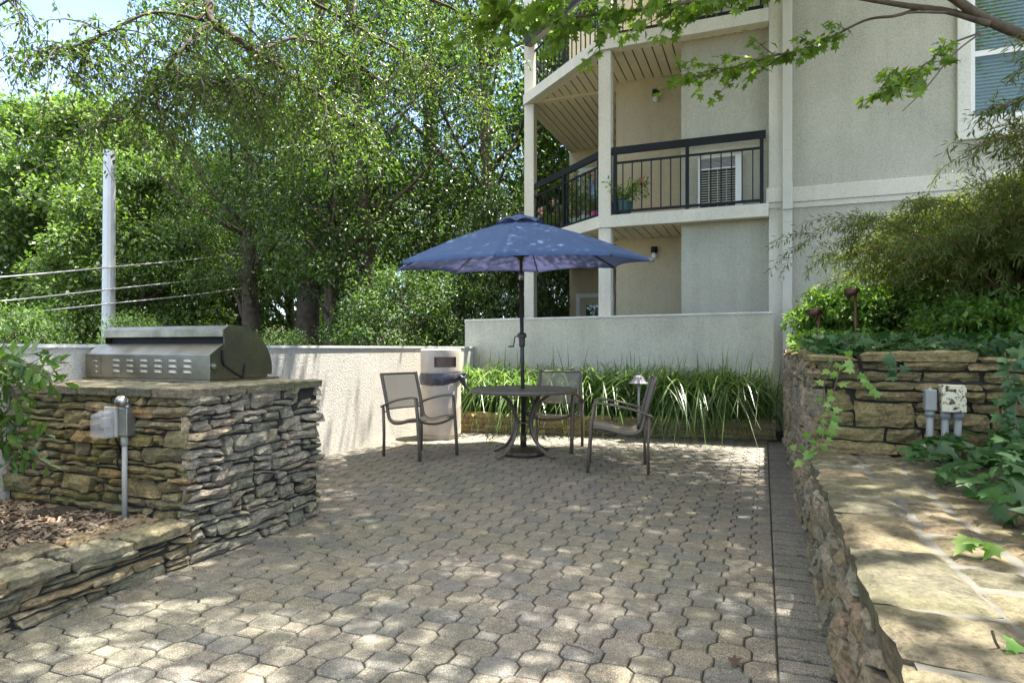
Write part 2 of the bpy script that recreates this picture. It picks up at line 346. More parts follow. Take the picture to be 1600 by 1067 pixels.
# ------------------------------------------------------------------ stonework generator
def stones(mb, O, S, T, N, L, H, h=(.045, .085), l=(.12, .34), d=.03, seed=1, gap=.008, wav=.01, dbl=.1, skirt=.03, cell=.05, rough=.35, slant=.4, br=(.35, 1.0), ej=0):
    rnd = random.Random(seed); O, S, T, N = Vector(O), Vector(S).normalized(), Vector(T).normalized(), Vector(N).normalized()
    rows = [0.0]
    while rows[-1] < H - h[0] * .6: rows.append(min(H, rows[-1] + rnd.uniform(*h)))
    if H - rows[-1] > 1e-6: rows[-1] = H
    nr = len(rows) - 1
    def yb(k, s):
        if k <= 0: return ej * noise.noise(Vector((s * 4, seed, 0))) * 2 + ej * noise.noise(Vector((s * 15, seed, 5)))
        if k >= nr: return H
        return rows[k] + wav * 2 * noise.noise(Vector((s * 2.3, k * 7.7 + seed, 1.3))) + wav * noise.noise(Vector((s * 7, k * 3.1, seed)))
    taken = [[] for _ in range(nr + 1)]
    for k in range(nr):
        s = -rnd.uniform(0, l[0]); 
        while s < L:
            ln = rnd.uniform(*l) if rnd.random() < .8 else rnd.uniform(l[0] * .5, l[0])
            s0, s1 = max(0, s), min(L, s + ln); s += ln
            if s1 - s0 < .015: continue
            hit = [q for q in taken[k] if q[0] < s1 and q[1] > s0]
            if hit:
                q = hit[0]
                if q[0] - s0 > .04: s1 = q[0]
                elif s1 - q[1] > .04: s0 = q[1]
                else: continue
                if [z for z in taken[k] if z[0] < s1 - 1e-4 and z[1] > s0 + 1e-4]: continue
            k1 = k + 1
            if k + 2 <= nr and rnd.random() < dbl: k1 = k + 2; taken[k + 1].append((s0, s1))
            nx = max(3, int((s1 - s0) / cell) + 2); ny = max(3, int((yb(k1, s0) - yb(k, s0)) / cell) + 2)
            sl0 = rnd.uniform(-slant, slant) * .02; sl1 = rnd.uniform(-slant, slant) * .02
            base = d * rnd.uniform(*br); kt = .6 if br[0] < .6 else .06; tx, ty = rnd.uniform(-.5, .5) * d * kt, rnd.uniform(-.5, .5) * d * kt
            off = Vector((rnd.random() * 50, rnd.random() * 50, rnd.random() * 50)); grid = []
            for j in range(ny):
                b = j / (ny - 1)
                for i in range(nx):
                    a = i / (nx - 1)
                    ss = (s0 + gap / 2 + sl0 * b) * (1 - a) + (s1 - gap / 2 + sl1 * b) * a
                    y0, y1 = yb(k, ss) + gap / 2, yb(k1, ss) - gap / 2
                    ea = min(a, 1 - a); eb = min(b, 1 - b); edge = (i in (0, nx - 1)) + (j in (0, ny - 1))
                    ta = a; 
                    tt = y0 * (1 - b) + y1 * b
                    if edge == 2: # round the corners
                        ss += (gap * .35) * (1 if i == 0 else -1); tt += gap * .25 * (1 if j == 0 else -1)
                    if edge:
                        q = noise.noise(Vector((ss * 22, tt * 22, 3)) + off) * gap * 1.3; 
                        if i in (0, nx - 1): ss += q
                        if j in (0, ny - 1) and 0 < k or k1 < nr: tt += q * .8
                    o_ = base + tx * (a - .5) * 2 + ty * (b - .5) * 2 + rough * d * noise.noise(Vector((ss * 14, tt * 26, 0)) + off) + rough * d * .7 * noise.noise(Vector((ss * 37, tt * 50, 4)) + off)
                    if edge: o_ = o_ - d * .28
                    grid.append(O + S * ss + T * tt + N * o_)
            ring = [i for i in range(nx)] + [j * nx + nx - 1 for j in range(1, ny)] + [(ny - 1) * nx + i for i in range(nx - 2, -1, -1)] + [j * nx for j in range(ny - 2, 0, -1)]
            fs = [(j * nx + i, j * nx + i + 1, (j + 1) * nx + i + 1, (j + 1) * nx + i) for j in range(ny - 1) for i in range(nx - 1)]
            nb = len(grid); c = sum(grid, Vector()) / nb
            for r in ring:
                g = grid[r]; g2 = g + (c - g) * .04; dn = (g2 - O).dot(N); grid.append(g2 - N * (dn + skirt))
            m = len(ring)
            fs += [(ring[i], nb + i, nb + (i + 1) % m, ring[(i + 1) % m]) for i in range(m)]
            mb.add(grid, fs)
    return mb

# ------------------------------------------------------------------ terrain and paving
m = MB(); n = 60
def gz(x, y):
    p = Vector((x, y, 0)); v = p.dot(V); u = p.dot(U)
    z = -.06
    if v < -4.6: z -= min(1.0, (-4.6 - v) * .12)
    d = math.hypot(x, y)
    if d > 22: z += (d - 22) * .06
    return z + .12 * noise.noise(Vector((x * .2, y * .2, 0))) * min(1, max(0, (-4.6 - v)))
xs = [-90 + 3 * i for i in range(n + 1)]; ys = [-30 + 3 * i for i in range(n + 1)]
m.add([(x, y, gz(x, y)) for y in ys for x in xs], [(j * (n + 1) + i, j * (n + 1) + i + 1, (j + 1) * (n + 1) + i + 1, (j + 1) * (n + 1) + i) for j in range(n) for i in range(n)])
struct(m.build('ground', M['ground'], smooth=True))
m = MB(); m.add([F(-1, -4.6, -.012), F(-1, .4, -.012), F(10, .4, -.012), F(10, -4.6, -.012)], [(0, 1, 2, 3)])
struct(m.build('paving_bed', M['joint']))
def inset(poly, g):
    c = Vector((sum(p[0] for p in poly) / len(poly), sum(p[1] for p in poly) / len(poly))); out = []
    for p in poly:
        d = Vector(p) - c; out.append(c + d * (1 - g * 1.25 / d.length))
    return out
def paver(m, poly, rnd):
    top = inset(poly, .0085); mid = inset(poly, .0037)
    dz = rnd.uniform(-.0025, .0025); tu, tv = rnd.uniform(-.012, .012), rnd.uniform(-.012, .012)
    c = Vector((sum(p[0] for p in poly) / len(poly), sum(p[1] for p in poly) / len(poly))); n = len(poly)
    zz = lambda p: dz + (p[0] - c[0]) * tu + (p[1] - c[1]) * tv
    vs = [F(p[0], p[1], zz(p)) for p in top] + [F(p[0], p[1], zz(p) - .005) for p in mid] + [F(p[0], p[1], -.02) for p in mid]
    fs = [tuple(range(n))]
    for a in (0, n): fs += [(a + i, a + n + i, a + n + (i + 1) % n, a + (i + 1) % n) for i in range(n)]
    m.add(vs, fs)
def clipv(poly, vmax):
    out = []
    for i, p in enumerate(poly):
        q = poly[(i + 1) % len(poly)]
        if p[1] <= vmax: out.append(p)
        if (p[1] <= vmax) != (q[1] <= vmax):
            t = (vmax - p[1]) / (q[1] - p[1]); out.append((p[0] + (q[0] - p[0]) * t, vmax))
    return out
m = MB(); rnd = random.Random(3)
PU, PV = .216, .13
for iu in range(0, 80):
    for iv in range(-36, 2):
        cu, cv = .3 + iu * PU / 2, .01 + iv * PV
        if cu > 8.95 or cu < .9: continue
        if cv < -3.0 and cu < 2.3: continue
        if (iu + iv) % 2 == 0: poly = [(-.07, .05), (-.038, .08), (.038, .08), (.07, .05), (.07, -.05), (.038, -.08), (-.038, -.08), (-.07, -.05)]
        else: poly = [(-.038, -.05), (-.038, .05), (.038, .05), (.038, -.05)]
        poly = clipv([(cu + a, cv + b) for a, b in poly], .048)
        if len(poly) < 3: continue
        if max(p[1] for p in poly) - min(p[1] for p in poly) < .02: continue
        paver(m, poly, rnd)
struct(m.build('paving', M['paver']))
m = MB(); u = .8
while u < 8.5:
    w_ = .0965; paver(m, [(u + .0045, .0478), (u + .0045, .262), (u + w_ - .0035, .262), (u + w_ - .0035, .0478)], rnd); u += w_ + .0025
struct(m.build('paving_border', M['brick']))

# ------------------------------------------------------------------ stucco walls
LZ = 1.165
def wallpoly(pts, t):
    a = [Vector(p) for p in pts]; off = []
    for i, p in enumerate(a):
        d = (a[min(i + 1, len(a) - 1)] - a[max(i - 1, 0)]).normalized(); off.append(p + Vector((-d.y, d.x, 0)) * t)
    return a, off
def strip_wall(name, pts, t, z0, z1, mat, label, cat, cap):
    a, b = wallpoly(pts, t); root = thing(name, (a[0] + b[0]) / 2, label, cat)
    m = MB()
    for i in range(len(a) - 1):
        pass
    n = len(a); vs = [Vector((p.x, p.y, z0)) for p in a] + [Vector((p.x, p.y, z0)) for p in b] + [Vector((p.x, p.y, z1)) for p in a] + [Vector((p.x, p.y, z1)) for p in b]
    fs = []
    for i in range(n - 1):
        fs += [(i, i + 1, 2 * n + i + 1, 2 * n + i), (n + i + 1, n + i, 3 * n + i, 3 * n + i + 1), (2 * n + i, 2 * n + i + 1, 3 * n + i + 1, 3 * n + i)]
    fs += [(0, 2 * n, 3 * n, n), (n - 1, 2 * n - 1, 4 * n - 1, 3 * n - 1)]
    m.add(vs, fs); m.build('wall_face', mat, root)
    m = MB(); e = .012
    a2, b2 = [], []
    for i, p in enumerate(a):
        d = (b[i] - p).normalized(); a2.append(p - d * e); b2.append(b[i] + d * e)
    for i in range(n - 1):
        m.hexa([Vector((q.x, q.y, z1 - .012)) for q in (a2[i], a2[i + 1], b2[i + 1], b2[i])] + [Vector((q.x, q.y, z1 + .012)) for q in (a2[i], a2[i + 1], b2[i + 1], b2[i])])
    m.build('wall_cap', cap, root); return root
M['cap'] = m_plain('wall_cap_paint', (.62, .61, .57), .8, 0, .15, 5, .3)
strip_wall('garden_wall', [F(1.6, -4.37), F(3, -4.37), F(5, -4.37), F(6.5, -4.37), F(7.9, -4.365), F(9.0, -4.42), F(10.1, -4.6)], .2, -1.2, LZ, M['stucco_low'],
           'low cream stucco wall with rough texture running behind the bin and grill', 'wall', M['cap'])
TW1 = px(726.5, 500, 10.9); TW1.z = 0; TW0 = px(1206, 500, 8.5); TW0.z = 0
strip_wall('terrace_wall', [TW0, TW1], -.16, -.5, 1.626, M['stucco_tall'], 'taller pale stucco wall behind the strap leaved grass below the balconies', 'wall', M['cap'])

# ------------------------------------------------------------------ planter
PL = [Vector((-1.22, 8.89, 0)), Vector((-.70, 8.78, 0)), Vector((3.30, 8.0, 0))]
root = thing('planter_wall', PL[1], 'low golden stone planter kerb holding strap leaved grass at the back of the patio', 'planter')
m = MB(); P0, P1 = PL[0], PL[2]; d_ = (P1 - P0).normalized(); nn = Vector((d_.y, -d_.x, 0)); L_ = (P1 - P0).length
stones(m, P0, d_, Z, nn, L_, .215, (.045, .08), (.14, .42), .025, 11, .005, .006, .15)
m.build('stone_facing', M['plant'], root)
m = MB(); stones(m, P0 + Z * .225 + nn * .045, d_, -nn, Z, L_, .2, (.2, .21), (.3, .62), .06, 12, .012, .0, 0, .012, .05, .12)
m.build('capstones', M['plant'], root)
m = MB(); m.box(P0 - nn * .16, d_ * L_, nn * .155, Z * .22); m.build('mortar_core', M['mortar'], root)
m = MB(); m.add([P0 - nn * .1 + Z * .2, P1 - nn * .1 + Z * .2, TW0 + Z * .2 + Vector((.3, .5, 0)), TW1 + Z * .2 + Vector((-.6, 0, 0))], [(0, 1, 2, 3)])
struct(m.build('planter_soil', M['soil']))

# ------------------------------------------------------------------ stone grill island and kerb
root = thing('grill_island', F(2.55, -2.85), 'stacked stone barbecue counter carrying the steel grill', 'outdoor counter')
CZ = .94
m = MB(); m.uv(2.56, 3.6, -4.36, -2.86, -.05, CZ - .03); m.build('mortar_core', M['mortar'], root)
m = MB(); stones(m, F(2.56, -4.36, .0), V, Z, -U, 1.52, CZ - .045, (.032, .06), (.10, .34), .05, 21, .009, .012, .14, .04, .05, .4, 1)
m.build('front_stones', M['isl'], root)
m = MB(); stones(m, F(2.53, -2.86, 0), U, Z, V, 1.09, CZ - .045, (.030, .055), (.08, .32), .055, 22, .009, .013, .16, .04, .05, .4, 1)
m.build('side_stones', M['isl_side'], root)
m = MB(); stones(m, F(2.50, -4.36, CZ - .024), V, U, Z, 1.55, 1.13, (.26, .42), (.22, .5), .022, 23, .005, .012, 0, .03, .035, .25, 1, (.9, 1), .012)
m.build('countertop', M['counter'], root)
root = thing('stone_kerb', F(1.2, -2.9), 'low dry stacked stone kerb around the mulch bed below the barbecue counter', 'kerb')
m = MB(); m.uv(.6, 2.545, -3.16, -2.86, -.05, .2); m.build('mortar_core', M['mortar'], root)
m = MB(); stones(m, F(.6, -2.86, 0), U, Z, V, 1.93, .195, (.028, .048), (.12, .34), .05, 31, .008, .010, .12, .04, .05, .4, 1)
m.build('wall_stones', M['kerb'], root)
m = MB(); stones(m, F(.6, -2.80, .205), U, -V, Z, 1.93, .40, (.15, .26), (.22, .46), .032, 33, .008, .02, .1, .025, .022, .4, 2, (.6, 1), .022)
m.build('capstones', M['kerb'], root)
m = MB(); vs = []; nn_ = 26
for j in range(nn_ + 1):
    for i in range(nn_ + 1):
        u_ = .2 + 2.34 * j / nn_; v_ = -5.2 + 2.1 * i / nn_
        vs.append(F(u_, v_, .17 + .05 * noise.noise(Vector((u_ * 3, v_ * 3, 0))) + .03 * (v_ < -3.6)))
m.add(vs, [(j * (nn_ + 1) + i, j * (nn_ + 1) + i + 1, (j + 1) * (nn_ + 1) + i + 1, (j + 1) * (nn_ + 1) + i) for j in range(nn_) for i in range(nn_)])
struct(m.build('mulch_bed', M['soil'], smooth=True))
rs = np.random.RandomState(5)
def chips(name, N, u0, u1, v0, v1, z, mat, L=(.02, .06)):
    uu = rs.uniform(u0, u1, N); vv = rs.uniform(v0, v1, N); zz = z + rs.uniform(0, .03, N)
    P = np.outer(uu, U) + np.outer(vv, V); P[:, 2] = zz
    th = rs.uniform(0, 6.28, N); A = np.stack([np.cos(th), np.sin(th), rs.normal(0, .3, N)], 1); B = np.stack([-np.sin(th), np.cos(th), rs.normal(0, .4, N)], 1)
    l_ = rs.uniform(*L, N)[:, None]; w_ = l_ * rs.uniform(.12, .35, N)[:, None]
    Q = np.stack([P - A * l_ / 2 - B * w_ / 2, P + A * l_ / 2 - B * w_ / 2, P + A * l_ / 2 + B * w_ / 2, P - A * l_ / 2 + B * w_ / 2], 1).reshape(-1, 3)
    return npmesh(name, Q, np.arange(4 * N).reshape(-1, 4), mat)
tag(chips('mulch', 13000, 1.0, 2.54, -4.8, -3.05, .195, M['chip']), 'loose brown bark mulch in the bed below the counter', 'mulch', None, 'stuff')

# ------------------------------------------------------------------ right hand walls
WV = .262
root = thing('seat_wall', F(2, WV), 'long stone seat wall with flagstone top along the right of the patio', 'stone wall')
m = MB(); m.uv(.2, 3.9, WV + .01, WV + .6, -.05, .545); m.build('mortar_core', M['mortar_lt'], root)
m = MB(); stones(m, F(.2, WV, 0), U, Z, V * -1, 3.7, .535, (.04, .085), (.09, .26), .05, 41, .010, .02, .25, .05, .035, .16, 2., (.15, 1))
m.build('rubble_facing', M['rubble'], root)
m = MB(); stones(m, F(.2, WV - .035, .548), U, V, Z, 3.72, .60, (.16, .28), (.18, .44), .04, 42, .007, .018, .18, .04, .035, .10, 2.5, (.78, 1), .012)
m.build('flagstone_top', M['flag'], root)
m = MB(); m.uv(.2, 3.88, WV - .005, WV + .55, .54, .574); m.build('mortar_bed', M['mortar_lt'], root)
TZ = 1.13
root = thing('retaining_wall', F(3.9, WV), 'tall mossy stone retaining wall below the shrub bed at right', 'stone wall')
m = MB(); m.uv(3.92, 8.6, WV + .01, WV + .35, -.05, TZ - .04); m.uv(3.92, 4.25, WV + .35, 3.6, -.05, TZ - .04); m.build('mortar_core', M['mortar'], root)
m = MB(); stones(m, F(3.9, WV, 0), U, Z, V * -1, 4.72, TZ - .045, (.04, .085), (.08, .24), .05, 43, .010, .02, .25, .05, .035, .16, 2., (.15, 1))
m.build('rubble_facing', M['rubble'], root)
m = MB(); stones(m, F(3.915, WV - .02, .58), V, Z, -U, 3.0, TZ - .05 - .58, (.045, .10), (.18, .45), .04, 44, .009, .008, .12, .05, .04, .5, 1)
m.build('coursed_stones', M['tallst'], root)
m = MB(); stones(m, F(3.86, WV - .04, TZ - .05), V, U, Z, 3.0, .4, (.39, .4), (.3, .6), .05, 45, .01, .0, 0, .0, .05, .15)
stones(m, F(4.27, WV - .04, TZ - .05), U, V, Z, 4.3, .4, (.39, .4), (.3, .6), .05, 46, .01, .0, 0, .0, .05, .15)
m.build('capstones', M['tallst'], root)
m = MB(); m.add([F(4.1, .5, TZ - .06), F(4.1, 7, TZ - .06), F(9.78, 7, TZ - .06), F(9.78, .5, TZ - .06)], [(0, 1, 2, 3)])
struct(m.build('shrub_bed_soil', M['soil']))
m = MB(); m.add([F(.0, .7, .55), F(.0, 4, .55), F(3.95, 4, .55), F(3.95, .7, .55)], [(0, 1, 2, 3)])
struct(m.build('ivy_bed_soil', M['soil']))

# ------------------------------------------------------------------ apartment building
B = thing('apartment_building', F(9.8, 0), 'beige stucco apartment building with stacked balconies behind the patio', 'building')
TOP = 8.5
m = MB(); m.uv(9.8, 14.3, .24, 6.5, -.1, TOP); m.build('facade_wall', M['stucco_bld'], B)
M['stucco_in'] = m_stucco('stucco_recess', (.55, .475, .325), .14, 66, .5)
m = MB(); m.uv(9.88, 14.35, -1.15, .075, -.1, TOP); m.build('balcony_side_wall', M['stucco_bld'], B)
m = MB(); m.uv(11.0, 14.36, -2.38, -1.155, -.1, TOP); m.build('recessed_wall', M['stucco_in'], B)
m = MB(); m.uv(14.4, 17, -4.22, -1.2, -.1, TOP); m.build('rear_wall', M['stucco_in'], B)
m = MB(); m.uv(9.72, 9.9, .07, .245, -.1, TOP); m.build('pilaster', M['stucco_trim'], B)
m = MB(); m.uv(9.765, 9.8, .37, 6.5, 3.19, 3.40); m.uv(9.78, 9.8, .37, 6.5, 3.11, 3.188)
m.uv(9.68, 9.9, .03, .24, 3.19, 3.40); m.uv(9.70, 9.9, .05, .24, 3.11, 3.188); m.build('belt_course', M['stucco_trim'], B, bev=.006)
m = MB()
m.uv(9.66, 9.76, .245, .37, -.1, 3.08); m.uv(9.66, 9.76, .245, .37, 3.42, TOP)
m.uv(9.62, 9.74, .243, .372, 3.07, 3.43)
for z in (1.7, 2.4, 2.9, 3.9, 6.0): m.uv(9.655, 9.76, .24, .375, z, z + .012)
m.build('downspout', M['downspout'], B, bev=.006)
# balcony outline in (u, v)
FR = 9.6; C1 = (FR, -2.34); C2 = (11.25, -4.2)
def slab(z0, z1):
    m = MB(); out = [(FR, .065), C1, C2, (14.4, -4.2)]; t = .12
    inn = [(FR + t, .065), (C1[0] + t, C1[1] + .05), (C2[0] + .05, C2[1] + t), (14.4, -4.2 + t)]
    for i in range(3):
        q = [out[i], out[i + 1], inn[i + 1], inn[i]]
        m.hexa([F(a, b, z0) for a, b in q] + [F(a, b, z1) for a, b in q])
    f = m.build('balcony_fascia', M['stucco_trim'], B)
    m = MB(); m.extrude([F(a, b, z1 - .06) for a, b in (inn[0], inn[1], inn[2], inn[3], (14.4, -2.39), (10.98, -2.39), (10.98, -1.16), (9.87, -1.16), (9.87, .06))], Z * .03)
    m.build('balcony_floor', M['stucco_trim'], f)
    m = MB(); m.extrude([F(a, b, z0 + .055) for a, b in (inn[0], inn[1], inn[2], inn[3], (14.4, -2.39), (10.98, -2.39), (10.98, -1.16), (9.87, -1.16), (9.87, .06))], Z * .02)
    m.build('soffit_backing', M['groove'], f)
    m = MB(); v = .055; w_ = .15; g = .02
    def uf(v): return FR + .125 if v > -2.33 else FR + .14 + (-2.34 - v) * (1.65 / 1.86)
    k = 0
    while v > -4.05:
        vb, va = v, v - w_ + g; vm = max(va, -4.06)
        ue = 9.87 if vb > -1.15 and va > -1.2 else (10.99 if va > -2.39 else 14.39)
        segs = [(None, ue)] if ue < 11.1 else [(None, 11.22), (11.34, ue)]
        for s0, s1 in segs:
            a0 = uf(va) if s0 is None else s0; b0 = uf(vb) if s0 is None else s0
            if min(s1 - a0, s1 - b0) < .03:
                if s1 - b0 > .05: a0 = s1 - .01
                else: continue
            q = [(b0, vb), (s1, vb), (s1, va), (a0, va)]
            m.hexa([F(a, b, z0 + .03) for a, b in q] + [F(a, b, z0 + .05) for a, b in q])
        v -= w_
    m.build('soffit_boards', M['soffit'], f)
    m = MB(); m.uv(11.225, 11.335, -4.07, -2.39, z0 + .005, z0 + .05)
    # border strips along the fascia
    out2 = [(FR + .121, .06), (C1[0] + .121, C1[1] + .052), (C2[0] + .052, C2[1] + .122), (14.39, -4.2 + .122)]
    in2 = [(FR + .2, .06), (C1[0] + .2, C1[1] + .09), (C2[0] + .1, C2[1] + .22), (14.39, -4.2 + .22)]
    for i in range(3):
        q = [out2[i], out2[i + 1], in2[i + 1], in2[i]]
        m.hexa([F(a, b, z0 + .012) for a, b in q] + [F(a, b, z0 + .028) for a, b in q])
    m.build('soffit_trim', M['soffit'], f)
    return f
slab(2.99, 3.17); slab(5.706, 5.89)
def column(u, v, name='column'):
    m = MB(); w_ = .095; g = .03
    for z0, z1 in ((-.1, 2.985), (3.175, 5.70), (5.895, TOP)):
        m.uv(u + g, u + g + .19, v, v + .19, z0, z1)
    m.build(name, M['stucco_trim'], B, bev=.008)
column(FR, -2.36); column(11.2, -4.17)
def railing(a, b, z, nm='railing', mids=1, inset_=.05):
    a, b = Vector(a), Vector(b); L = (b - a).length; d = (b - a).normalized(); nrm = Vector((-d.y, d.x, 0))
    if nrm.dot(U) < 0: nrm = -nrm
    def bar(m, s0, s1, z0, z1, t): m.box(a + d * s0 + nrm * (inset_ - t / 2) + Z * (z + z0), d * (s1 - s0), nrm * t, Z * (z1 - z0))
    m = MB(); bar(m, -.03, L + .03, .93, 1.035, .05); r = m.build('railing', M['rail'], B)
    m = MB(); bar(m, 0, L, .78, .81, .03); m.build('middle_rail', M['rail'], r)
    m = MB(); bar(m, 0, L, .04, .075, .03); m.build('bottom_rail', M['rail'], r)
    posts = [0.0] + [L * (k + 1) / (mids + 1) for k in range(mids)] + [L - .05]
    for p in posts:
        m = MB(); bar(m, p, p + .05, 0.003, .93, .05); m.build('post', M['rail'], r)
    me = None; nb = max(2, round(L / .142))
    for k in range(1, nb):
        s = L * k / nb
        if min(abs(s - p - .025) for p in posts) < .05: continue
        c = a + d * s + nrm * inset_
        if me is None:
            m = MB(); m.box(d * -.008 + nrm * -.008, d * .016, nrm * .016, Z * .71)
            o = m.build('baluster', M['rail'], r, local=True); me = o.data
        else:
            o = bpy.data.objects.new('baluster', me); col.objects.link(o); o.parent = r
        o.location = c + Z * (z + .072) - origin(r)
    return r
for z in (3.17, 5.89):
    railing(F(FR + .01, -2.13), F(FR + .01, .0), z)
    railing(F(C2[0] - .0 + .03, C2[1] + .14), F(C1[0] + .12, C1[1] - .06), z)
    railing(F(11.5, -4.19), F(14.2, -4.19), z)
# window of the facade
fr = MB(); v0, v1, z0, z1 = 2.32, 4.3, 3.82, 5.95
for q in ((v0, v1, z0, z0 + .24), (v0, v0 + .15, z0 + .24, z1), (v1 - .15, v1, z0 + .24, z1), (v0 + .15, v1 - .15, z1 - .2, z1)):
    fr.uv(9.745, 9.797, q[0], q[1], q[2], q[3])
W = fr.build('window', M['stucco_win'], B, bev=.006)
f = MB()
for q in ((v0 + .15, v1 - .15, 4.06, 4.10), (v0 + .15, v0 + .19, 4.10, 5.75), (v1 - .19, v1 - .15, 4.10, 5.75), (v0 + .19, v1 - .19, 4.86, 4.93)):
    f.uv(9.755, 9.795, q[0], q[1], q[2], q[3])
f.build('sash_frame', M['white'], W)
m = MB(); m.uv(9.772, 9.776, v0 + .19, v1 - .19, 4.10, 4.86); m.uv(9.768, 9.771, v0 + .19, v1 - .19, 4.93, 5.75); m.build('pane', M['glass'], W)
m = MB(); z = 4.11
while z < 5.74:
    m.hexa([F(9.785, v0 + .19, z), F(9.785, v1 - .19, z), F(9.797, v1 - .19, z + .03), F(9.797, v0 + .19, z + .03), F(9.787, v0 + .19, z), F(9.787, v1 - .19, z), F(9.799, v1 - .19, z + .03), F(9.799, v0 + .19, z + .03)]); z += .045
m.build('blind', M['blind'], W)
# lower door (rear wall) and upper window
def rear_opening(v0, v1, z0, z1, nm):
    m = MB(); u_ = 14.36
    m.uv(u_, 14.398, v0, v0 + .09, z0, z1); m.uv(u_, 14.398, v1 - .09, v1, z0, z1); m.uv(u_, 14.398, v0 + .09, v1 - .09, z1 - .09, z1)
    o = m.build(nm, M['white'], B)
    m = MB(); m.uv(14.385, 14.397, v0 + .09, v1 - .09, z0, z1 - .09); m.build('door_leaf', M['stucco_in'], o)
    m = MB(); m.uv(14.374, 14.384, v0 + .24, v1 - .24, z0 + .3, z1 - .27); m.build('blind_backing', M['dark'], o)
    m = MB(); z = z0 + .3
    while z < z1 - .28: m.uv(14.366, 14.373, v0 + .245, v1 - .245, z, z + .02); z += .045
    m.build('blind', M['blind'], o); m = MB(); m.uv(14.362, 14.364, v0 + .24, v1 - .24, z0 + .3, z1 - .27); m.build('pane', M['glass'], o)
rear_opening(-4.05, -3.15, .35, 2.41, 'door'); rear_opening(-4.0, -2.6, 3.25, 5.3, 'balcony_door')
# air conditioner
m = MB(); v0, v1, z0, z1 = -.90, -.28, 3.19, 3.95
m.uv(9.78, 9.877, v0, v0 + .03, z0, z1); m.uv(9.78, 9.877, v1 - .10, v1, z0, z1); m.uv(9.78, 9.877, v0 + .03, v1 - .10, z1 - .02, z1); m.uv(9.78, 9.877, v0 + .03, v1 - .1, z1 - .19, z1 - .17)
ac = m.build('air_conditioner', M['white'], B); m = MB(); m.uv(9.84, 9.875, v0 + .03, v1 - .1, z0, z1 - .02); m.build('core', M['dark'], ac)
m = MB(); z = z0 + .02
while z < z1 - .2: m.uv(9.805, 9.838, v0 + .031, v1 - .101, z, z + .012); z += .036
for k in range(1, 4): vv = v0 + .03 + (v1 - v0 - .13) * k / 4; m.uv(9.795, 9.804, vv - .006, vv + .006, z0, z1 - .19)
m.build('grille', M['blind'], ac)
m = MB(); z = z1 - .165
while z < z1 - .03: m.uv(9.82, 9.838, v0 + .031, v1 - .101, z, z + .008); z += .019
m.build('upper_grille', M['galv'], ac)
for pxy, zz in (((1025, 150), 2.99 + 2.716), ((1023, 395), 2.99)):
    # wall lamps on the recessed wall u = 11
    a = (pxy[0] - 800) / 1000; v_ = (a * U.y - U.x) * 11 / (V.x - a * V.y); p = F(11 - .06, v_); Y = p.y
    z = CH + (HY - pxy[1]) / 1000 * Y
    m = MB(); m.lathe(F(10.94, v_, z), [(.055, .0), (.055, .09), (.05, .1)], 14); l_ = m.build('wall_lamp', M['rail'], B, smooth=False)
    m = MB(); m.lathe(F(10.94, v_, z - .08), [(.02, -.02), (.045, .0), (.045, .04), (.03, .079)], 14); m.build('bulb', M['white'], l_, smooth=True)

# ------------------------------------------------------------------ built-in grill
G = thing('gas_grill', F(3.0, -3.75, CZ), 'stainless steel built-in gas grill with louvred back and closed rounded hood', 'grill')
g0, g1 = -4.31, -3.19; z0 = CZ + .012
m = MB(); m.uv(2.985, 3.60, g0 - .01, g1 + .012, CZ - .005, z0 - .002); m.build('base_plate', M['steel'], G, bev=.003)
def prof(pts, a, b, m=None):
    m = m or MB(); return m.extrude([F(u, a, z) for u, z in pts], V * (b - a))
body = prof([(3.0, z0), (3.0, z0 + .158), (3.105, z0 + .228), (3.145, z0 + .228), (3.5, z0 + .1), (3.5, z0)], g0, g1).build('body', M['steel'], G, bev=.004)
arc = [(3.20 + .34 * math.sin(t) ** 1.0, z0 + .05 + .298 * math.cos(t)) for t in [R(a) for a in range(0, 91, 9)]]
hp = [(3.105, z0 + .27), (3.105, z0 + .318), (3.15, z0 + .342)] + arc + [(3.53, z0 + .03), (3.44, z0 + .03), (3.33, z0 + .24)]
prof(hp, g0 + .04, g1 - .004).build('hood', M['steel'], G, bev=.003)
side = [(3.125, z0 + .04), (3.11, z0 + .318), (3.15, z0 + .342)] + arc + [(3.535, z0 + .02), (3.25, z0 + .005)]
for a in (g1 - .003, g0 + .036): prof(side, a, a + .005).build('hood_end', M['steel'], G)
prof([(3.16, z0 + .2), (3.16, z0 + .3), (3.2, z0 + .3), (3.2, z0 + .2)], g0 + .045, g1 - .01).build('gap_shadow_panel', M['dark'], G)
m = MB(); m.tube(smooth_path([F(3.10, g1 + .008, z0 + .19), F(3.11, g1 + .008, z0 + .10), F(3.19, g1 + .008, z0 + .045), F(3.27, g1 + .008, z0 + .005)]), .006, 6)
m.build('hinge_slot', M['dark'], G); m = MB(); m.tube(smooth_path([F(3.285, g1 + .008, z0 + .09), F(3.28, g1 + .008, z0 + .05), F(3.27, g1 + .008, z0 + .006)]), .006, 6); m.build('hinge_slot', M['dark'], G)
m = MB(); c = F(3.03, g1 + .002, z0 + .088); m.tube([c, c + V * .008], .018, 14); m.tube([c + V * .008, c + V * .02], .008, 10); m.build('side_knob', M['alu'], G)
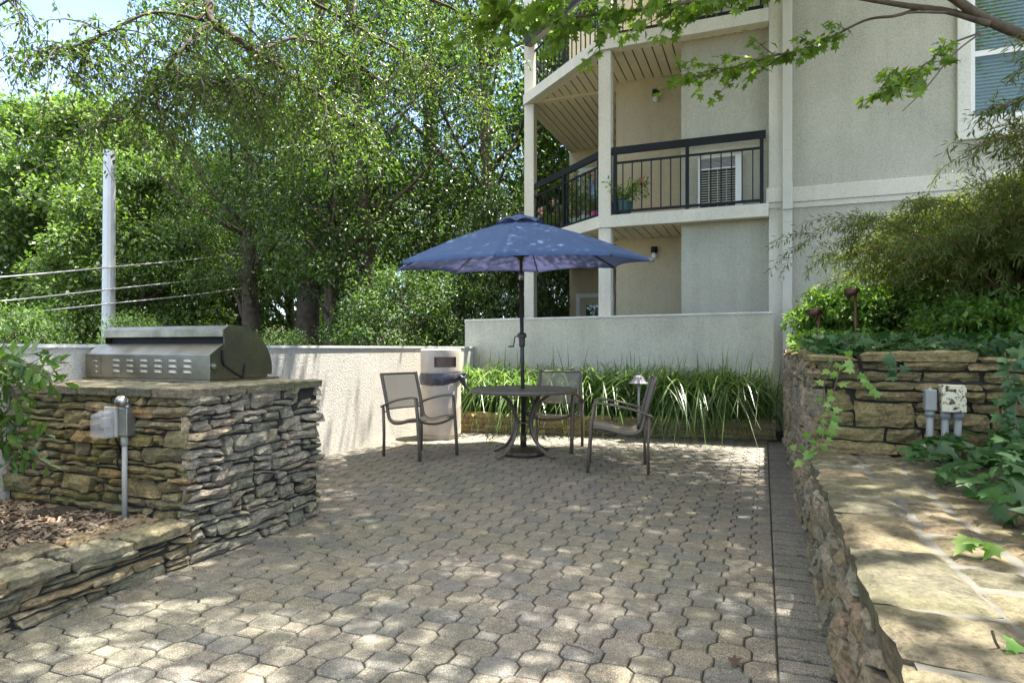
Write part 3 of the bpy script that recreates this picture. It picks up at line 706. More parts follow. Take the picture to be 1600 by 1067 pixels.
def louvre(cv, zc, w=.07, n=3):
    m = MB()
    for k in range(n):
        z = zc + .035 - k * .035; pts = []
        for i, a in enumerate((0, .1, .3, .7, .9, 1)):
            h = math.sin(math.pi * a) ** .5 * .011
            pts.append((cv - w / 2 + w * a, h))
        vs = []; fs = []
        for v_, h in pts: vs += [F(2.9995, v_, z + .012), F(2.9995 - h, v_, z - .004), F(2.9995, v_, z - .010)]
        for i in range(5): fs += [(3 * i, 3 * i + 1, 3 * i + 4, 3 * i + 3), (3 * i + 1, 3 * i + 2, 3 * i + 5, 3 * i + 4)]
        m.add(vs, fs)
    return m
for k in range(7):
    cv = g0 + .10 + (0 if k == 0 else .075 + .127 * k)
    if k == 0: m = MB(); m.uv(2.996, 3.0, cv - .055, cv + .055, z0 + .022, z0 + .132); q = m.build('access_plate', M['steel'], G); louvre(cv, z0 + .077, .07).build('louvre', M['steel'], q)
    else: louvre(cv, z0 + .080).build('louvre', M['steel'], G)
# ------------------------------------------------------------------ weatherproof outlet on the island
O_ = thing('outdoor_outlet', F(2.5, -3.3, .2), 'weatherproof outlet with clear bubble cover on conduit up the stone counter front', 'outlet')
bc = -3.31; bz = .745; bu = 2.50
m = MB(); m.uv(bu - .03, bu + .03, bc + .02, bc + .085, bz - .075, bz + .08); m.build('box', M['alu'], O_, bev=.006)
m = MB(); m.uv(bu - .045, bu - .028, bc - .07, bc + .022, bz - .08, bz + .085); m.build('cover_plate', M['greylt'], O_, bev=.004)
m = MB()
p = [F(bu - .05, bc - .08, bz - .085), F(bu - .05, bc + .02, bz - .085), F(bu - .125, bc + .01, bz - .08), F(bu - .125, bc - .07, bz - .08), F(bu - .05, bc - .08, bz + .07), F(bu - .05, bc + .02, bz + .07), F(bu - .125, bc + .01, bz + .045), F(bu - .125, bc - .07, bz + .045)]
m.hexa(p); m.build('bubble_cover', M['clear'], O_, bev=.012)
m = MB(); m.uv(bu - .085, bu - .045, bc - .045, bc - .005, bz - .03, bz + .03); m.build('socket', M['greylt'], O_, bev=.01)
m = MB(); m.tube([F(bu, bc + .035, .16), F(bu, bc + .035, bz - .07)], .014, 12); m.tube([F(bu, bc + .035, bz - .13), F(bu, bc + .035, bz - .07)], .019, 12); m.build('conduit', M['greylt'], O_, smooth=True)
m = MB(); m.tube(smooth_path([F(bu, bc + .05, bz + .08), F(bu, bc + .05, bz + .10), F(bu - .02, bc + .055, bz + .115)]), .024, 12)
m.tube([F(bu - .02, bc + .05, bz + .11), F(bu - .055, bc + .075, bz + .118)], [.022, .031], 14); m.build('lamp_holder', M['alu'], O_, smooth=True)
m = MB(); m.tube(smooth_path([F(bu - .02, bc - .01, bz - .09), F(bu + .01, bc - .015, bz - .16), F(bu - .01, bc - .01, bz - .22), F(bu, bc, bz - .27)]), .005, 6); m.build('loose_cable', M['rail'], O_)

# ------------------------------------------------------------------ litter bin
bp = gr(689, 683); bp.z = 0
T = thing('litter_bin', bp, 'cream round litter bin with a bin liner tied around its middle', 'litter bin')
r_ = .262
m = MB(); m.lathe(bp, [(r_ * .93, .0), (r_ * .94, .05), (r_ * .985, .06), (r_ * 1.0, .40), (r_ * .96, .80), (.01, .80)], 40); m.build('body', M['bin'], T, smooth=False)
lid = MB(); n = 44; rows = [(.81, .97), (.86, 1.0), (.91, 1.0), (1.04, 1.0), (1.09, 1.0), (1.125, .995), (1.14, .95), (1.145, 0.0)]
aim = math.atan2(-bp.y - .3, .9 - bp.x + 1.4)
vs = []; fs = []
for z, k in rows:
    for j in range(n):
        th = 2 * math.pi * (j + .5) / n; vs.append(bp + Vector((r_ * k * math.cos(th), r_ * k * math.sin(th), z)))
def inh(j): 
    th = 2 * math.pi * (j + 1) / n; d = (th - aim + math.pi) % (2 * math.pi) - math.pi; return abs(d) < .56
for i in range(len(rows) - 1):
    for j in range(n):
        if i == 2 and inh(j): continue
        q = (j + 1) % n; fs.append((i * n + j, i * n + q, (i + 1) * n + q, (i + 1) * n + j))
lid.add(vs, fs); l_ = lid.build('lid', M['bin'], T, smooth=False)
m = MB(); m.lathe(bp, [(r_ * .9, .88), (r_ * .9, 1.06)], 40, False); m.build('inner_liner', M['tin'], l_, smooth=True)
m = MB(); vs = []; fs = []; n = 72; k = 7
for i in range(k):
    for j in range(n):
        th = 2 * math.pi * j / n; d = (th - aim + math.pi) % (2 * math.pi) - math.pi
        zz = .80 + .035 - i * (.018 + .006 * math.cos(d) ** 2) + .045 * math.sin(d) * i / k; rr = r_ * 1.015 + .012 * math.sin(i / (k - 1) * math.pi) + .007 * noise.noise(Vector((th * 9, i * .9, 0)))
        vs.append(bp + Vector((rr * math.cos(th), rr * math.sin(th), zz + .012 * noise.noise(Vector((th * 5, i * .3, 5))))))
for i in range(k - 1):
    for j in range(n): fs.append((i * n + j, i * n + (j + 1) % n, (i + 1) * n + (j + 1) % n, (i + 1) * n + j))
m.add(vs, fs)
kp = bp + Vector((r_ * .95, -.12, .80))
for a in range(7): m.tube([kp, kp + Vector((.05 + .03 * math.cos(a * 2), -.03 + .03 * math.sin(a * 1.7), .03 - .02 * a)), kp + Vector((.07 + .04 * math.cos(a), -.06, .02 - .035 * a))], [.016, .018, .006], 6)
m.build('bin_liner', M['bag'], T, smooth=True)

# ------------------------------------------------------------------ patio table and umbrella
tc_ = gr(818, 710.5); tc_.z = 0
TB = thing('patio_table', tc_, 'round brown patio table with curved metal legs', 'table')
m = MB(); m.lathe(tc_ + Z * .675, [(.0, 0.02), (.53, .02), (.545, 0), (.572, .0), (.577, .02), (.572, .04), (.555, .045), (.55, .038), (.03, .040)], 64); m.build('tabletop', M['frame'], TB)
for k in range(4):
    a = R(45 + 90 * k + 4); d = Vector((math.cos(a), math.sin(a), 0)); m = MB()
    path = smooth_path([tc_ + d * r + Z * z for r, z in ((.38, .672), (.33, .655), (.20, .56), (.125, .42), (.11, .35), (.135, .24), (.22, .11), (.34, .035), (.42, .012))], 5)
    m.tube(path, .022, 10, flat=.75); m.build('leg', M['frame'], TB, smooth=True)
m = MB(); n = 30
ring = [tc_ + Vector((.10 * math.cos(2 * math.pi * j / n), .10 * math.sin(2 * math.pi * j / n), .355)) for j in range(n + 1)]; m.tube(ring, .008, 6, False)
m.build('leg_ring', M['frame'], TB, smooth=True)
UC = Vector((.09, 6.85, 0))
UM = thing('patio_umbrella', tc_, 'open navy blue market umbrella on a brown pole through the table', 'umbrella')
top = Vector((UC.x, UC.y, 2.55)); bot = tc_.copy()
def pole(z): t = z / 2.55; return bot * (1 - t) + Vector((top.x, top.y, 0)) * t + Z * z
m = MB(); m.lathe(bot, [(.232, .0), (.235, .03), (.22, .05), (.12, .075), (.05, .09), (.034, .10)], 40); m.build('base', M['frame2'], UM)
m = MB(); m.tube([pole(.08), pole(.24)], .034, 14); m.build('base_sleeve', M['frame2'], UM, smooth=True)
m = MB(); m.tube([pole(.1), pole(1.9)], .022, 16); m.tube([pole(1.9), pole(2.5)], .0185, 16); m.build('pole', M['frame2'], UM, smooth=True)
m = MB(); m.tube([pole(1.88), pole(1.96)], .026, 14); m.build('tilt_collar', M['alu'], UM, smooth=True)
m = MB(); m.tube([pole(1.165), pole(1.18), pole(1.26), pole(1.265), pole(1.30), pole(1.315)], [.03, .034, .034, .05, .05, .032], 16); cr_ = m.build('crank_housing', M['frame2'], UM, smooth=False)
m = MB(); a = pole(1.285) + Vector((-.045, -.02, 0)); m.tube([a, a + Vector((-.03, 0, -.01)), a + Vector((-.045, 0, -.11)), a + Vector((-.05, 0, -.12))], .007, 6); m.tube([a + Vector((-.04, 0, -.115)), a + Vector((-.10, 0, -.117))], .009, 8); m.build('crank_handle', M['frame2'], cr_)
tips = []
for k in range(8):
    th = R(-10 + 45 * k); x, y = 1.38 * math.cos(th), 1.38 * math.sin(th); tips.append(Vector((UC.x + x, UC.y + y, 2.05 + .024 * x + .062 * y)))
apex = Vector((UC.x, UC.y - .01, 2.535))
def canopy_pt(k, s, t):
    a, b = tips[k], tips[(k + 1) % 8]; e = a.lerp(b, s)
    p = apex.lerp(e, t); inn = 1 - .055 * 4 * s * (1 - s) * t; p = Vector((UC.x + (p.x - UC.x) * inn, UC.y + (p.y - UC.y) * inn, p.z))
    p.z += .035 * math.sin(math.pi * t) + .018 * 4 * s * (1 - s) * t - .018 * 4 * s * (1 - s) * math.sin(math.pi * t) + .003 * noise.noise(p * 5)
    return p
m = MB()
for k in range(8):
    ns, ntt = 10, 14; vs = [canopy_pt(k, i / ns, .03 + .97 * j / ntt) for j in range(ntt + 1) for i in range(ns + 1)]
    hem = [canopy_pt(k, i / ns, 1) - Z * .022 for i in range(ns + 1)]; b0 = len(vs); vs += hem
    fs = [(j * (ns + 1) + i, j * (ns + 1) + i + 1, (j + 1) * (ns + 1) + i + 1, (j + 1) * (ns + 1) + i) for j in range(ntt) for i in range(ns)]
    fs += [(ntt * (ns + 1) + i, ntt * (ns + 1) + i + 1, b0 + i + 1, b0 + i) for i in range(ns)]
    m.add(vs, fs)
cn_ = m.build('canopy', M['canopy'], UM, smooth=True)
m = MB()
for k in range(8):
    vs = []; ns = 8
    for j, t in enumerate((0, .35, .8, 1)):
        for i in range(ns + 1):
            s = i / ns; a = R(-10 + 45 * (k + s)); r = .27 * t * (1 - .10 * 4 * s * (1 - s) * t)
            z = 2.585 - .075 * t - .035 * t * t + .038 * 4 * s * (1 - s) * t * t
            vs.append(Vector((UC.x + r * math.cos(a), UC.y + r * math.sin(a), z + .062 * r * math.sin(a))))
    m.add(vs, [(j * (ns + 1) + i, j * (ns + 1) + i + 1, (j + 1) * (ns + 1) + i + 1, (j + 1) * (ns + 1) + i) for j in range(3) for i in range(ns)])
m.build('vent_cap', M['canopy'], UM, smooth=True)
m = MB(); m.lathe(Vector((UC.x, UC.y, 2.57)), [(.03, 0), (.03, .02), (.018, .04), (.001, .045)], 14, False); m.build('finial', M['frame2'], UM, smooth=True)
run = Vector((UC.x, UC.y, 2.12))
for k in range(8):
    m = MB(); pts = []
    for j in range(9):
        t = .03 + .985 * j / 8; p = canopy_pt(k, 0, min(1, t)); p.z -= .016; 
        if j == 8: p = p + (p - pts[-1]).normalized() * .02
        pts.append(p)
    m.tube(pts, .0085, 6); rb = m.build('rib', M['frame2'], UM, smooth=True)
    m = MB(); m.tube([run, pts[4] - Z * .01], .007, 6); m.build('strut', M['frame2'], rb)
m = MB(); m.tube([run - Z * .03, run + Z * .03], .036, 14); m.build('runner', M['frame2'], UM, smooth=True)

# ------------------------------------------------------------------ chairs (local frame: x forward, y across)
def make_chair(label):
    t = thing('patio_chair', (0, 0, 0), label, 'chair', 'sling chairs around the patio table')
    hw = .275
    for s in (-1, 1):
        m = MB(); m.tube([(.275, s * hw, 0), (.262, s * hw, .2), (.24, s * hw, .45), (.215, s * hw, .632)], .0215, 8, flat=.75); m.build('leg', M['frame'], t, smooth=True, local=True)
        m = MB(); m.tube([(-.275, s * hw, 0), (-.272, s * hw, .25), (-.285, s * hw, .525)], .018, 8, flat=.8); m.build('leg', M['frame'], t, smooth=True, local=True)
        # arm: wide flat bar arching back
        m = MB(); pts = smooth_path([(.218, .630), (.19, .642), (.10, .636), (-.05, .610), (-.2, .570), (-.315, .525)], 4); w_ = [.018, .021, .025, .028, .028, .02]
        vs = []; n = len(pts)
        for i, p in enumerate(pts):
            q = i / (n - 1) * 5; k = min(4, int(q)); ww = w_[k] + (w_[k + 1] - w_[k]) * (q - k); 
            for dy, dz in ((-ww, -.008), (-ww * .8, .007), (0, .012), (ww * .8, .007), (ww, -.008), (0, -.012)): vs.append(Vector((p[0], s * hw + dy, p[1] + dz)))
        fs = [(i * 6 + j, i * 6 + (j + 1) % 6, (i + 1) * 6 + (j + 1) % 6, (i + 1) * 6 + j) for i in range(n - 1) for j in range(6)] + [tuple(range(6)), tuple(range((n - 1) * 6, n * 6))[::-1]]
        m.add(vs, fs); m.build('armrest', M['frame'], t, smooth=True, local=True)
        # side rail: seat rail turning up into the back post
        m = MB(); m.tube(smooth_path([(.245, s * .252, .418), (.12, s * .252, .408), (-.02, s * .252, .372), (-.13, s * .252, .362), (-.205, s * .252, .395), (-.235, s * .252, .47), (-.27, s * .252, .62), (-.345, s * .252, .88)], 5), .0195, 8)
        m.build('side_rail', M['frame'], t, smooth=True, local=True)
        m = MB(); m.tube([(-.238, s * .25, .475), (-.28, s * hw, .475)], .008, 6); m.build('bracket', M['frame'], t, local=True)
    m = MB(); n = 11; pr = [(.235, .424), (.12, .414), (.0, .384), (-.12, .37), (-.19, .395)]
    vs = []; 
    for i, (x, z) in enumerate(pr):
        for j in range(n):
            y = -.25 + .5 * j / (n - 1); sag = (1 - (y / .25) ** 2); vs.append((x + (.0 if i else -.012 * sag), y, z - .028 * sag))
    m.add(vs, [(i * n + j, i * n + j + 1, (i + 1) * n + j + 1, (i + 1) * n + j) for i in range(4) for j in range(n - 1)])
    m.build('seat', M['sling'], t, smooth=True, local=True)
    m = MB(); m.tube([( .238, -.27 + .54 * j / 10, .412 - .055 * (1 - ((j - 5) / 5) ** 2)) for j in range(11)], .013, 8); m.build('front_rail', M['frame'], t, smooth=True, local=True)
    m = MB(); vs = []
    for i, (x, z) in enumerate([(-.252, .50), (-.275, .60), (-.30, .70), (-.325, .79), (-.344, .868)]):
        for j in range(n):
            y = -.25 + .5 * j / (n - 1); sag = (1 - (y / .25) ** 2); vs.append((x - .022 * sag, y, z))
    m.add(vs, [(i * n + j, i * n + j + 1, (i + 1) * n + j + 1, (i + 1) * n + j) for i in range(4) for j in range(n - 1)])
    m.build('backrest', M['sling'], t, smooth=True, local=True)
    for x, z, r in ((-.345, .87, .012), (-.252, .50, .008)):
        m = MB(); m.tube([(x - .02 * (1 - ((j - 5) / 5) ** 2), -.25 + .5 * j / 10, z) for j in range(11)], r, 8); m.build('back_rail', M['frame'], t, smooth=True, local=True)
    return t
def dup(o, parent=None):
    c = o.copy(); col.objects.link(c); c.parent = parent
    for ch in list(o.children): dup(ch, c)
    return c
ch0 = make_chair('brown sling chair left of the table beside the litter bin')
def put(o, cx, cy, fx, fy, label): o.location = (cx, cy, 0); o.rotation_euler = (0, 0, math.atan2(fy, fx)); o['label'] = label
ch1 = dup(ch0); ch2 = dup(ch0)
put(ch0, -.98, 6.87, .789, -.615, 'brown sling chair left of the table beside the litter bin')
put(ch1, 1.01, 6.14, -.989, .148, 'brown sling chair right of the table seen side on')
put(ch2, .475, 7.32, -.314, -.949, 'brown sling chair behind the table against the grass')

# ------------------------------------------------------------------ utility boxes on the retaining wall
fu = 3.80
def onface(x, y, u_=fu):
    a = (x - 800) / 1000; v_ = (a * U.y - U.x) * u_ / (V.x - a * V.y); p = F(u_, v_); return v_, CH + (HY - y) / 1000 * p.y
v_, zt = onface(1453, 608); _, zb = onface(1453, 641); _, zg = onface(1453, 706)
Q = thing('switch_box', F(fu, v_, .55), 'narrow grey switch box on a single conduit against the mossy wall', 'utility box')
m = MB(); m.uv(fu - .03, fu + .03, v_ - .026, v_ + .026, zb, zt); m.build('box', M['grey'], Q, bev=.006)
m = MB(); m.tube([F(fu, v_ - .003, .5), F(fu, v_, zb)], .0165, 12); m.tube([F(fu, v_, zb - .03), F(fu, v_, zb)], .022, 12); m.build('conduit', M['grey'], Q, smooth=True)
m = MB(); m.lathe(F(fu, v_, zt), [(.012, 0), (.012, .008), (.001, .012)], 10); m.build('cap_screw', M['alu'], Q)
v_, zt = onface(1487, 601); _, zb = onface(1487, 643)
Q = thing('junction_box', F(fu, v_, .55), 'flaking white junction box on two grey conduits against the mossy wall', 'utility box')
m = MB(); m.uv(fu - .05, fu + .03, v_ - .052, v_ + .052, zb, zt); q_ = m.build('box', M['lichen'], Q, bev=.004)
for z in (zb + .02, zt - .025): m = MB(); c = F(fu - .05, v_ + .002, z); m.tube([c, c - U * .004], .006, 8); m.build('screw', M['dark'], q_)
for dv in (-.027, .027):
    m = MB(); m.tube([F(fu, v_ + dv - .006, .5), F(fu, v_ + dv, zb)], .017, 12); m.tube([F(fu, v_ + dv, zb - .035), F(fu, v_ + dv, zb)], .024, 12); m.build('conduit', M['grey'], Q, smooth=True)

# ------------------------------------------------------------------ path lights
M['pewter'] = m_plain('aged_pewter', (.07, .065, .085), .55, .3, .4, 40, .2)
p = px(998, 586, 7.95); b_ = Vector((p.x, p.y, .2))
Q = thing('path_light', b_, 'tulip shaped path light standing in the strap leaved grass', 'path light')
m = MB(); vs = []; fs = []; n = 32
for i, (r, z) in enumerate(((.01, .0), (.04, -.005), (.06, -.03), (.08, -.075), (.115, -.10))):
    for j in range(n):
        th = 2 * math.pi * j / n; rr = r * (1 + (.10 if i > 1 else 0) * math.cos(8 * th)); vs.append(Vector((p.x, p.y, p.z)) + Vector((rr * math.cos(th), rr * math.sin(th), z)))
for i in range(4):
    for j in range(n): fs.append((i * n + j, i * n + (j + 1) % n, (i + 1) * n + (j + 1) % n, (i + 1) * n + j))
m.add(vs, fs); m.build('shade', M['pewter'], Q, smooth=True)
m = MB(); m.tube([b_, (p.x, p.y, p.z - .02)], .014, 8); m.build('stem', M['greylt'], Q, smooth=True)
m = MB(); m.tube([p - Z * .01, p + Z * .02], [.02, .012], 8); m.build('finial', M['rail'], Q)
M['copper'] = m_plain('copper_cap', (.10, .05, .03), .45, .6, .3, 20, .1)
for (x, y, Y, lb) in ((1279, 488, 5.3, 'small copper path light low in the bright shrub'), (1337, 456, 5.1, 'taller copper path light beside the twiggy shrub')):
    p = px(x, y, Y); b_ = Vector((p.x, p.y, TZ - .06)); Q = thing('path_light', b_, lb, 'path light', 'copper path lights in the shrub bed')
    m = MB(); m.tube([b_, (p.x, p.y, p.z - .02)], .012, 8); m.build('stem', M['copper'], Q, smooth=True)
    m = MB(); c = Vector((p.x, p.y, p.z)); m.tube([c + Vector((.02, 0, .015)), c + Vector((-.07, -.01, -.012))], [.022, .042], 12); m.build('lamp_head', M['copper'], Q, smooth=True)

# ------------------------------------------------------------------ utility pole and cables
PY = 15.0; pp = px(168.5, 500, PY); base = Vector((pp.x, pp.y, -1.2))
Q = thing('utility_pole', base, 'pale galvanised steel utility pole behind the low wall', 'pole')
m = MB(); tz = CH + (HY - 236) / 1000 * PY
m.tube([base, Vector((pp.x + .04, pp.y, tz))], [.155, .125], 12); m.build('shaft', M['galv'], Q)
m = MB()
for k in range(14): z = 1.4 + k * .27; m.tube([Vector((pp.x - .05, pp.y - .125, z)), Vector((pp.x - .05, pp.y - .16, z))], .012, 6)
m.build('step_bolts', M['galv'], Q)
for i, (ya, yb, xe) in enumerate(((426, 404, 265), (466, 433, 285), (486, 458, 265))):
    a = px(-140, ya + 16, PY - 2.0); b = px(168, (ya + yb) / 2 + 3, PY - .2); c = px(xe + 140, yb - 12, PY + 5); m = MB()
    m.tube(smooth_path([a, (a + b) / 2 - Z * .03, b, (b + c) / 2 - Z * .04, c], 5), .016, 6)
    o = m.build('overhead_cable', M['cable'], loc=b, smooth=True)
    tag(o, ['highest of the three grey cables crossing behind the utility pole', 'middle one of the three grey cables crossing behind the utility pole', 'lowest of the three grey cables crossing behind the utility pole'][i], 'cable', 'overhead cables')

# ------------------------------------------------------------------ vegetation
RS = np.random.RandomState(11)
def unit(a): return a / (np.linalg.norm(a, axis=1, keepdims=True) + 1e-9)
DIAM = (np.array([(0, 0, 0), (.45, .26, .06), (1, 0, -.06), (.5, -.26, .06)]), np.array([(0, 1, 2, 3)]))
OVAL = (np.array([(0, 0, 0), (1, 0, -.08), (.3, .20, .07), (.72, .17, .05), (.3, -.20, .07), (.72, -.17, .05)]), np.array([(0, 1, 3, 2), (0, 4, 5, 1)]))
LANCE = (np.array([(0, 0, 0), (1, 0, -.1), (.3, .09, .03), (.7, .07, 0), (.3, -.09, .03), (.7, -.07, 0)]), np.array([(0, 1, 3, 2), (0, 4, 5, 1)]))
def lobed(pts, cz=.06):
    v = [(0, 0, 0)] + [(x, y, -cz * (abs(y) * 2) ** 2) for x, y in pts]; n = len(pts); f = []
    for i in range(1, n - 1, 2): f.append((0, i, i + 1, i + 2))
    return np.array(v), np.array(f)
MAPLE = lobed([(-.12, -.08), (.0, -.55), (.24, -.28), (.62, -.52), (.52, -.14), (1.0, 0), (.52, .14), (.62, .52), (.24, .28), (.0, .55), (-.12, .08)][:11])
IVYS = lobed([(-.2, -.03), (-.18, -.42), (.12, -.30), (.35, -.46), (.42, -.2), (1.0, 0), (.42, .2), (.35, .46), (.12, .30), (-.18, .42), (-.2, .03)], .16)
def leaves(name, P, A, N, S, shape, mat, parent=None, local=True, loc=None):
    sv, sf = shape; A = unit(A); N = unit(N - A * np.sum(N * A, 1, keepdims=True)); B = np.cross(N, A); S = np.asarray(S).reshape(-1, 1, 1)
    Vt = P[:, None, :] + S * (sv[None, :, 0:1] * A[:, None, :] + sv[None, :, 1:2] * B[:, None, :] + sv[None, :, 2:3] * N[:, None, :])
    k = len(sv); n = len(P); fs = (sf[None] + (np.arange(n) * k)[:, None, None]).reshape(-1, sf.shape[1])
    return npmesh(name, Vt.reshape(-1, 3), fs, mat, parent, False, local, loc)
def rdir(n, up=0.0, zs=1.0, rs_=RS):
    d = rs_.normal(0, 1, (n, 3)); d[:, 2] = d[:, 2] * zs + up; return unit(d)
# -- tree prototypes: crown clumps on real limbs
def limb(m, a, b, r0, r1, bend, rnd, k=5):
    a, b = Vector(a), Vector(b); pts = []; L = (b - a).length
    o = Vector((rnd.uniform(-1, 1), rnd.uniform(-1, 1), rnd.uniform(-.2, .6))) * bend * L
    for i in range(k + 1):
        t = i / k; pts.append(a.lerp(b, t) + o * math.sin(math.pi * t) + Vector((rnd.uniform(-1, 1), rnd.uniform(-1, 1), 0)) * .03 * L * (0 < i < k))
    m.tube(pts, [r0 + (r1 - r0) * i / k for i in range(k + 1)], 7); return pts
def proto(H, R0, zb, ncl, per, cs, ls, shape, seed, trunk_r=.22, lean=0.0, drop=0, fill=1.0):
    rnd = random.Random(seed); rs_ = np.random.RandomState(seed); m = MB()
    tp = [Vector((lean * H * (t ** 1.5) + .12 * math.sin(t * 5 + seed), .12 * math.cos(t * 4 + seed), H * .95 * t)) for t in [i / 9 for i in range(10)]]
    m.tube(tp, [trunk_r * (1.25 if i == 0 else 1) * (1 - .88 * i / 9) for i in range(10)], 9)
    C = []
    while len(C) < ncl:
        z = rnd.uniform(0, 1); rr = R0 * (math.sin(math.pi * (z * .82 + .12)) ** .7); a = rnd.uniform(0, 6.28); q = rr * math.sqrt(rnd.uniform(.12, 1))
        C.append(Vector((math.cos(a) * q + lean * H * z ** 1.5, math.sin(a) * q, zb + (H - zb) * z)))
    for c in C[:max(10, ncl // 5)]:
        t = max(.12, min(.9, (c.z - H * .12) / H)); i = t * 9; p0 = tp[int(i)].lerp(tp[min(9, int(i) + 1)], i - int(i))
        limb(m, p0, c, trunk_r * .35 * (1 - t) + .02, .012, .08, rnd)
    Cn = np.array([tuple(c) for c in C]); per_ = rs_.randint(int(per * .6), int(per * 1.4), ncl); idx = np.repeat(np.arange(ncl), per_); n = len(idx)
    sc_ = rs_.uniform(.6, 1.3, ncl)[idx][:, None] * cs
    d = rs_.normal(0, 1, (n, 3)); d /= np.linalg.norm(d, axis=1, keepdims=True); rad = rs_.uniform(.25, 1, (n, 1)) ** .6
    P = Cn[idx] + d * rad * sc_ * np.array([1, 1, .62]); P[:, 2] -= drop * rs_.uniform(0, 1, n) * sc_[:, 0]
    A = unit(d * .7 + rs_.normal(0, .6, (n, 3)) + np.array([0, 0, -.35])); N = unit(rs_.normal(0, .5, (n, 3)) + np.array([0, 0, 1]) + d * .5)
    return m, P, A, N, rs_.uniform(.7, 1.25, n) * ls
PROTO = {}
def tree(name, label, kind, x, y, s=1.0, rz=0.0, group=None, sz=None, leafmat=None, barkmat=None):
    z = gz(x, y) - .1
    if kind not in PROTO:
        args, shape, mat = KINDS[kind]; m, P, A, N, S = proto(*args[:7], shape, *args[7:])
        root = thing(name, (x, y, z), label, 'tree', group)
        t = m.build('trunk', M[barkmat or 'bark'], root, True, local=True)
        c = leaves('crown', P, A, N, S, shape, M[mat], root); PROTO[kind] = root
    else:
        r0 = PROTO[kind]; root = r0.copy(); col.objects.link(root); root.name = name; root['label'] = label
        if group: root['group'] = group
        elif 'group' in root.keys(): del root['group']
        for ch in list(r0.children):
            c = ch.copy(); col.objects.link(c); c.parent = root
            if leafmat and ch.name.startswith('crown'):
                c.material_slots[0].link = 'OBJECT'; c.material_slots[0].material = M[leafmat]
    root.location = (x, y, z); root.rotation_euler = (0, 0, rz); root.scale = (s, s, sz or s); return root
#        H   R0  zb  ncl per  cs  ls  seed trunk lean drop
KINDS = {
 'big': ((17, 5.5, 3.0, 230, 170, 1.2, .25, 101, .36), DIAM, 'leafA'),
 'sun': ((13, 4.6, .6, 230, 200, 1.05, .24, 102, .28), DIAM, 'leafB'),
 'dark': ((16, 4.6, 2.0, 200, 200, 1.1, .22, 103, .30), DIAM, 'leafC'),
 'tall': ((17, 4.4, 5.6, 140, 150, .95, .13, 111, .42, .01, .3), DIAM, 'leafA'),
 'open': ((15, 3.6, 4.6, 120, 120, .85, .115, 104, .24, .02, .5), OVAL, 'leafA'),
 'bush': ((3.3, 1.5, .0, 70, 170, .40, .085, 105, .05, 0, -.9), OVAL, 'leafA'),
 'slim': ((7.5, 1.9, 3.2, 60, 110, .55, .12, 106, .095, .05), OVAL, 'leafA'),
}
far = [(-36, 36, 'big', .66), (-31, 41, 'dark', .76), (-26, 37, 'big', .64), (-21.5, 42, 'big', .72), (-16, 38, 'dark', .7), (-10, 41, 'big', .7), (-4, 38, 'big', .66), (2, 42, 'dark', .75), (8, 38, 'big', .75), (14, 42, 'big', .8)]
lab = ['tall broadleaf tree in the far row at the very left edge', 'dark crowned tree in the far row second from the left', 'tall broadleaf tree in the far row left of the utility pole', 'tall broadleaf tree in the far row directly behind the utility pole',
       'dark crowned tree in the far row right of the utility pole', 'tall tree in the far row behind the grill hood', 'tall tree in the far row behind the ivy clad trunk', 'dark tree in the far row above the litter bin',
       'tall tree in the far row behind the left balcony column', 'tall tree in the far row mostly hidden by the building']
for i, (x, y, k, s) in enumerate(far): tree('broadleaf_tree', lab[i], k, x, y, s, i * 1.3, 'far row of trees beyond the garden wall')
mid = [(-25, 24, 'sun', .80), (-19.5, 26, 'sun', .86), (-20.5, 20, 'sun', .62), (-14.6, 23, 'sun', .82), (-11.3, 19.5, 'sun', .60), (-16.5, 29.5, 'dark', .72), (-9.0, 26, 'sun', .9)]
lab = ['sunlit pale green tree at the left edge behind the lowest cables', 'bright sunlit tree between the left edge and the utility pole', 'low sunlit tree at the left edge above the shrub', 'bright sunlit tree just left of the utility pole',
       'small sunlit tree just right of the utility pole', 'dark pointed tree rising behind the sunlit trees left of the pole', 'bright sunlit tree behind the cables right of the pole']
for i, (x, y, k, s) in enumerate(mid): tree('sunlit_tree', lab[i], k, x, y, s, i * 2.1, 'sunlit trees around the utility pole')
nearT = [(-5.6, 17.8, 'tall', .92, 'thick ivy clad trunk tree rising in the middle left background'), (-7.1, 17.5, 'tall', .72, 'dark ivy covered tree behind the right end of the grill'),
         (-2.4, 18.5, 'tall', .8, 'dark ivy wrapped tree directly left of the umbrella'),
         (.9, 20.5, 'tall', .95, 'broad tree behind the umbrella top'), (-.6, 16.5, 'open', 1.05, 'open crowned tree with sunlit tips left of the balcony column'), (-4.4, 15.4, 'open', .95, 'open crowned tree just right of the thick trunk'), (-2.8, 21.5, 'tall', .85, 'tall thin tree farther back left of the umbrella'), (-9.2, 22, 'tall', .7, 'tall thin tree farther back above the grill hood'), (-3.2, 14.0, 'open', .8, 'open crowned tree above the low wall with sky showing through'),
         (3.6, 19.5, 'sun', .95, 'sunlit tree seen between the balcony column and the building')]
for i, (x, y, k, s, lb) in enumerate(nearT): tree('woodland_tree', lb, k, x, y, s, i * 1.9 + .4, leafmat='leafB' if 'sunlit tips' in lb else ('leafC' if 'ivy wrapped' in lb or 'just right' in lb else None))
tree('sapling_tree', 'slender reddish forked tree leaning behind the low wall', 'slim', -3.75, 13.9, .95, 2.5)
bl = [(-6.9, 11.6), (-5.3, 12.1), (-4.1, 11.7), (-3.0, 12.6), (-2.0, 11.9), (-1.1, 13.4), (-.3, 13.7), (1.3, 17.6), (-.4, 14.8), (-8.6, 11.0), (-9.9, 12.9), (-7.6, 13.4), (-11.6, 11.4), (-2.6, 14.4), (-5.9, 14.6)]
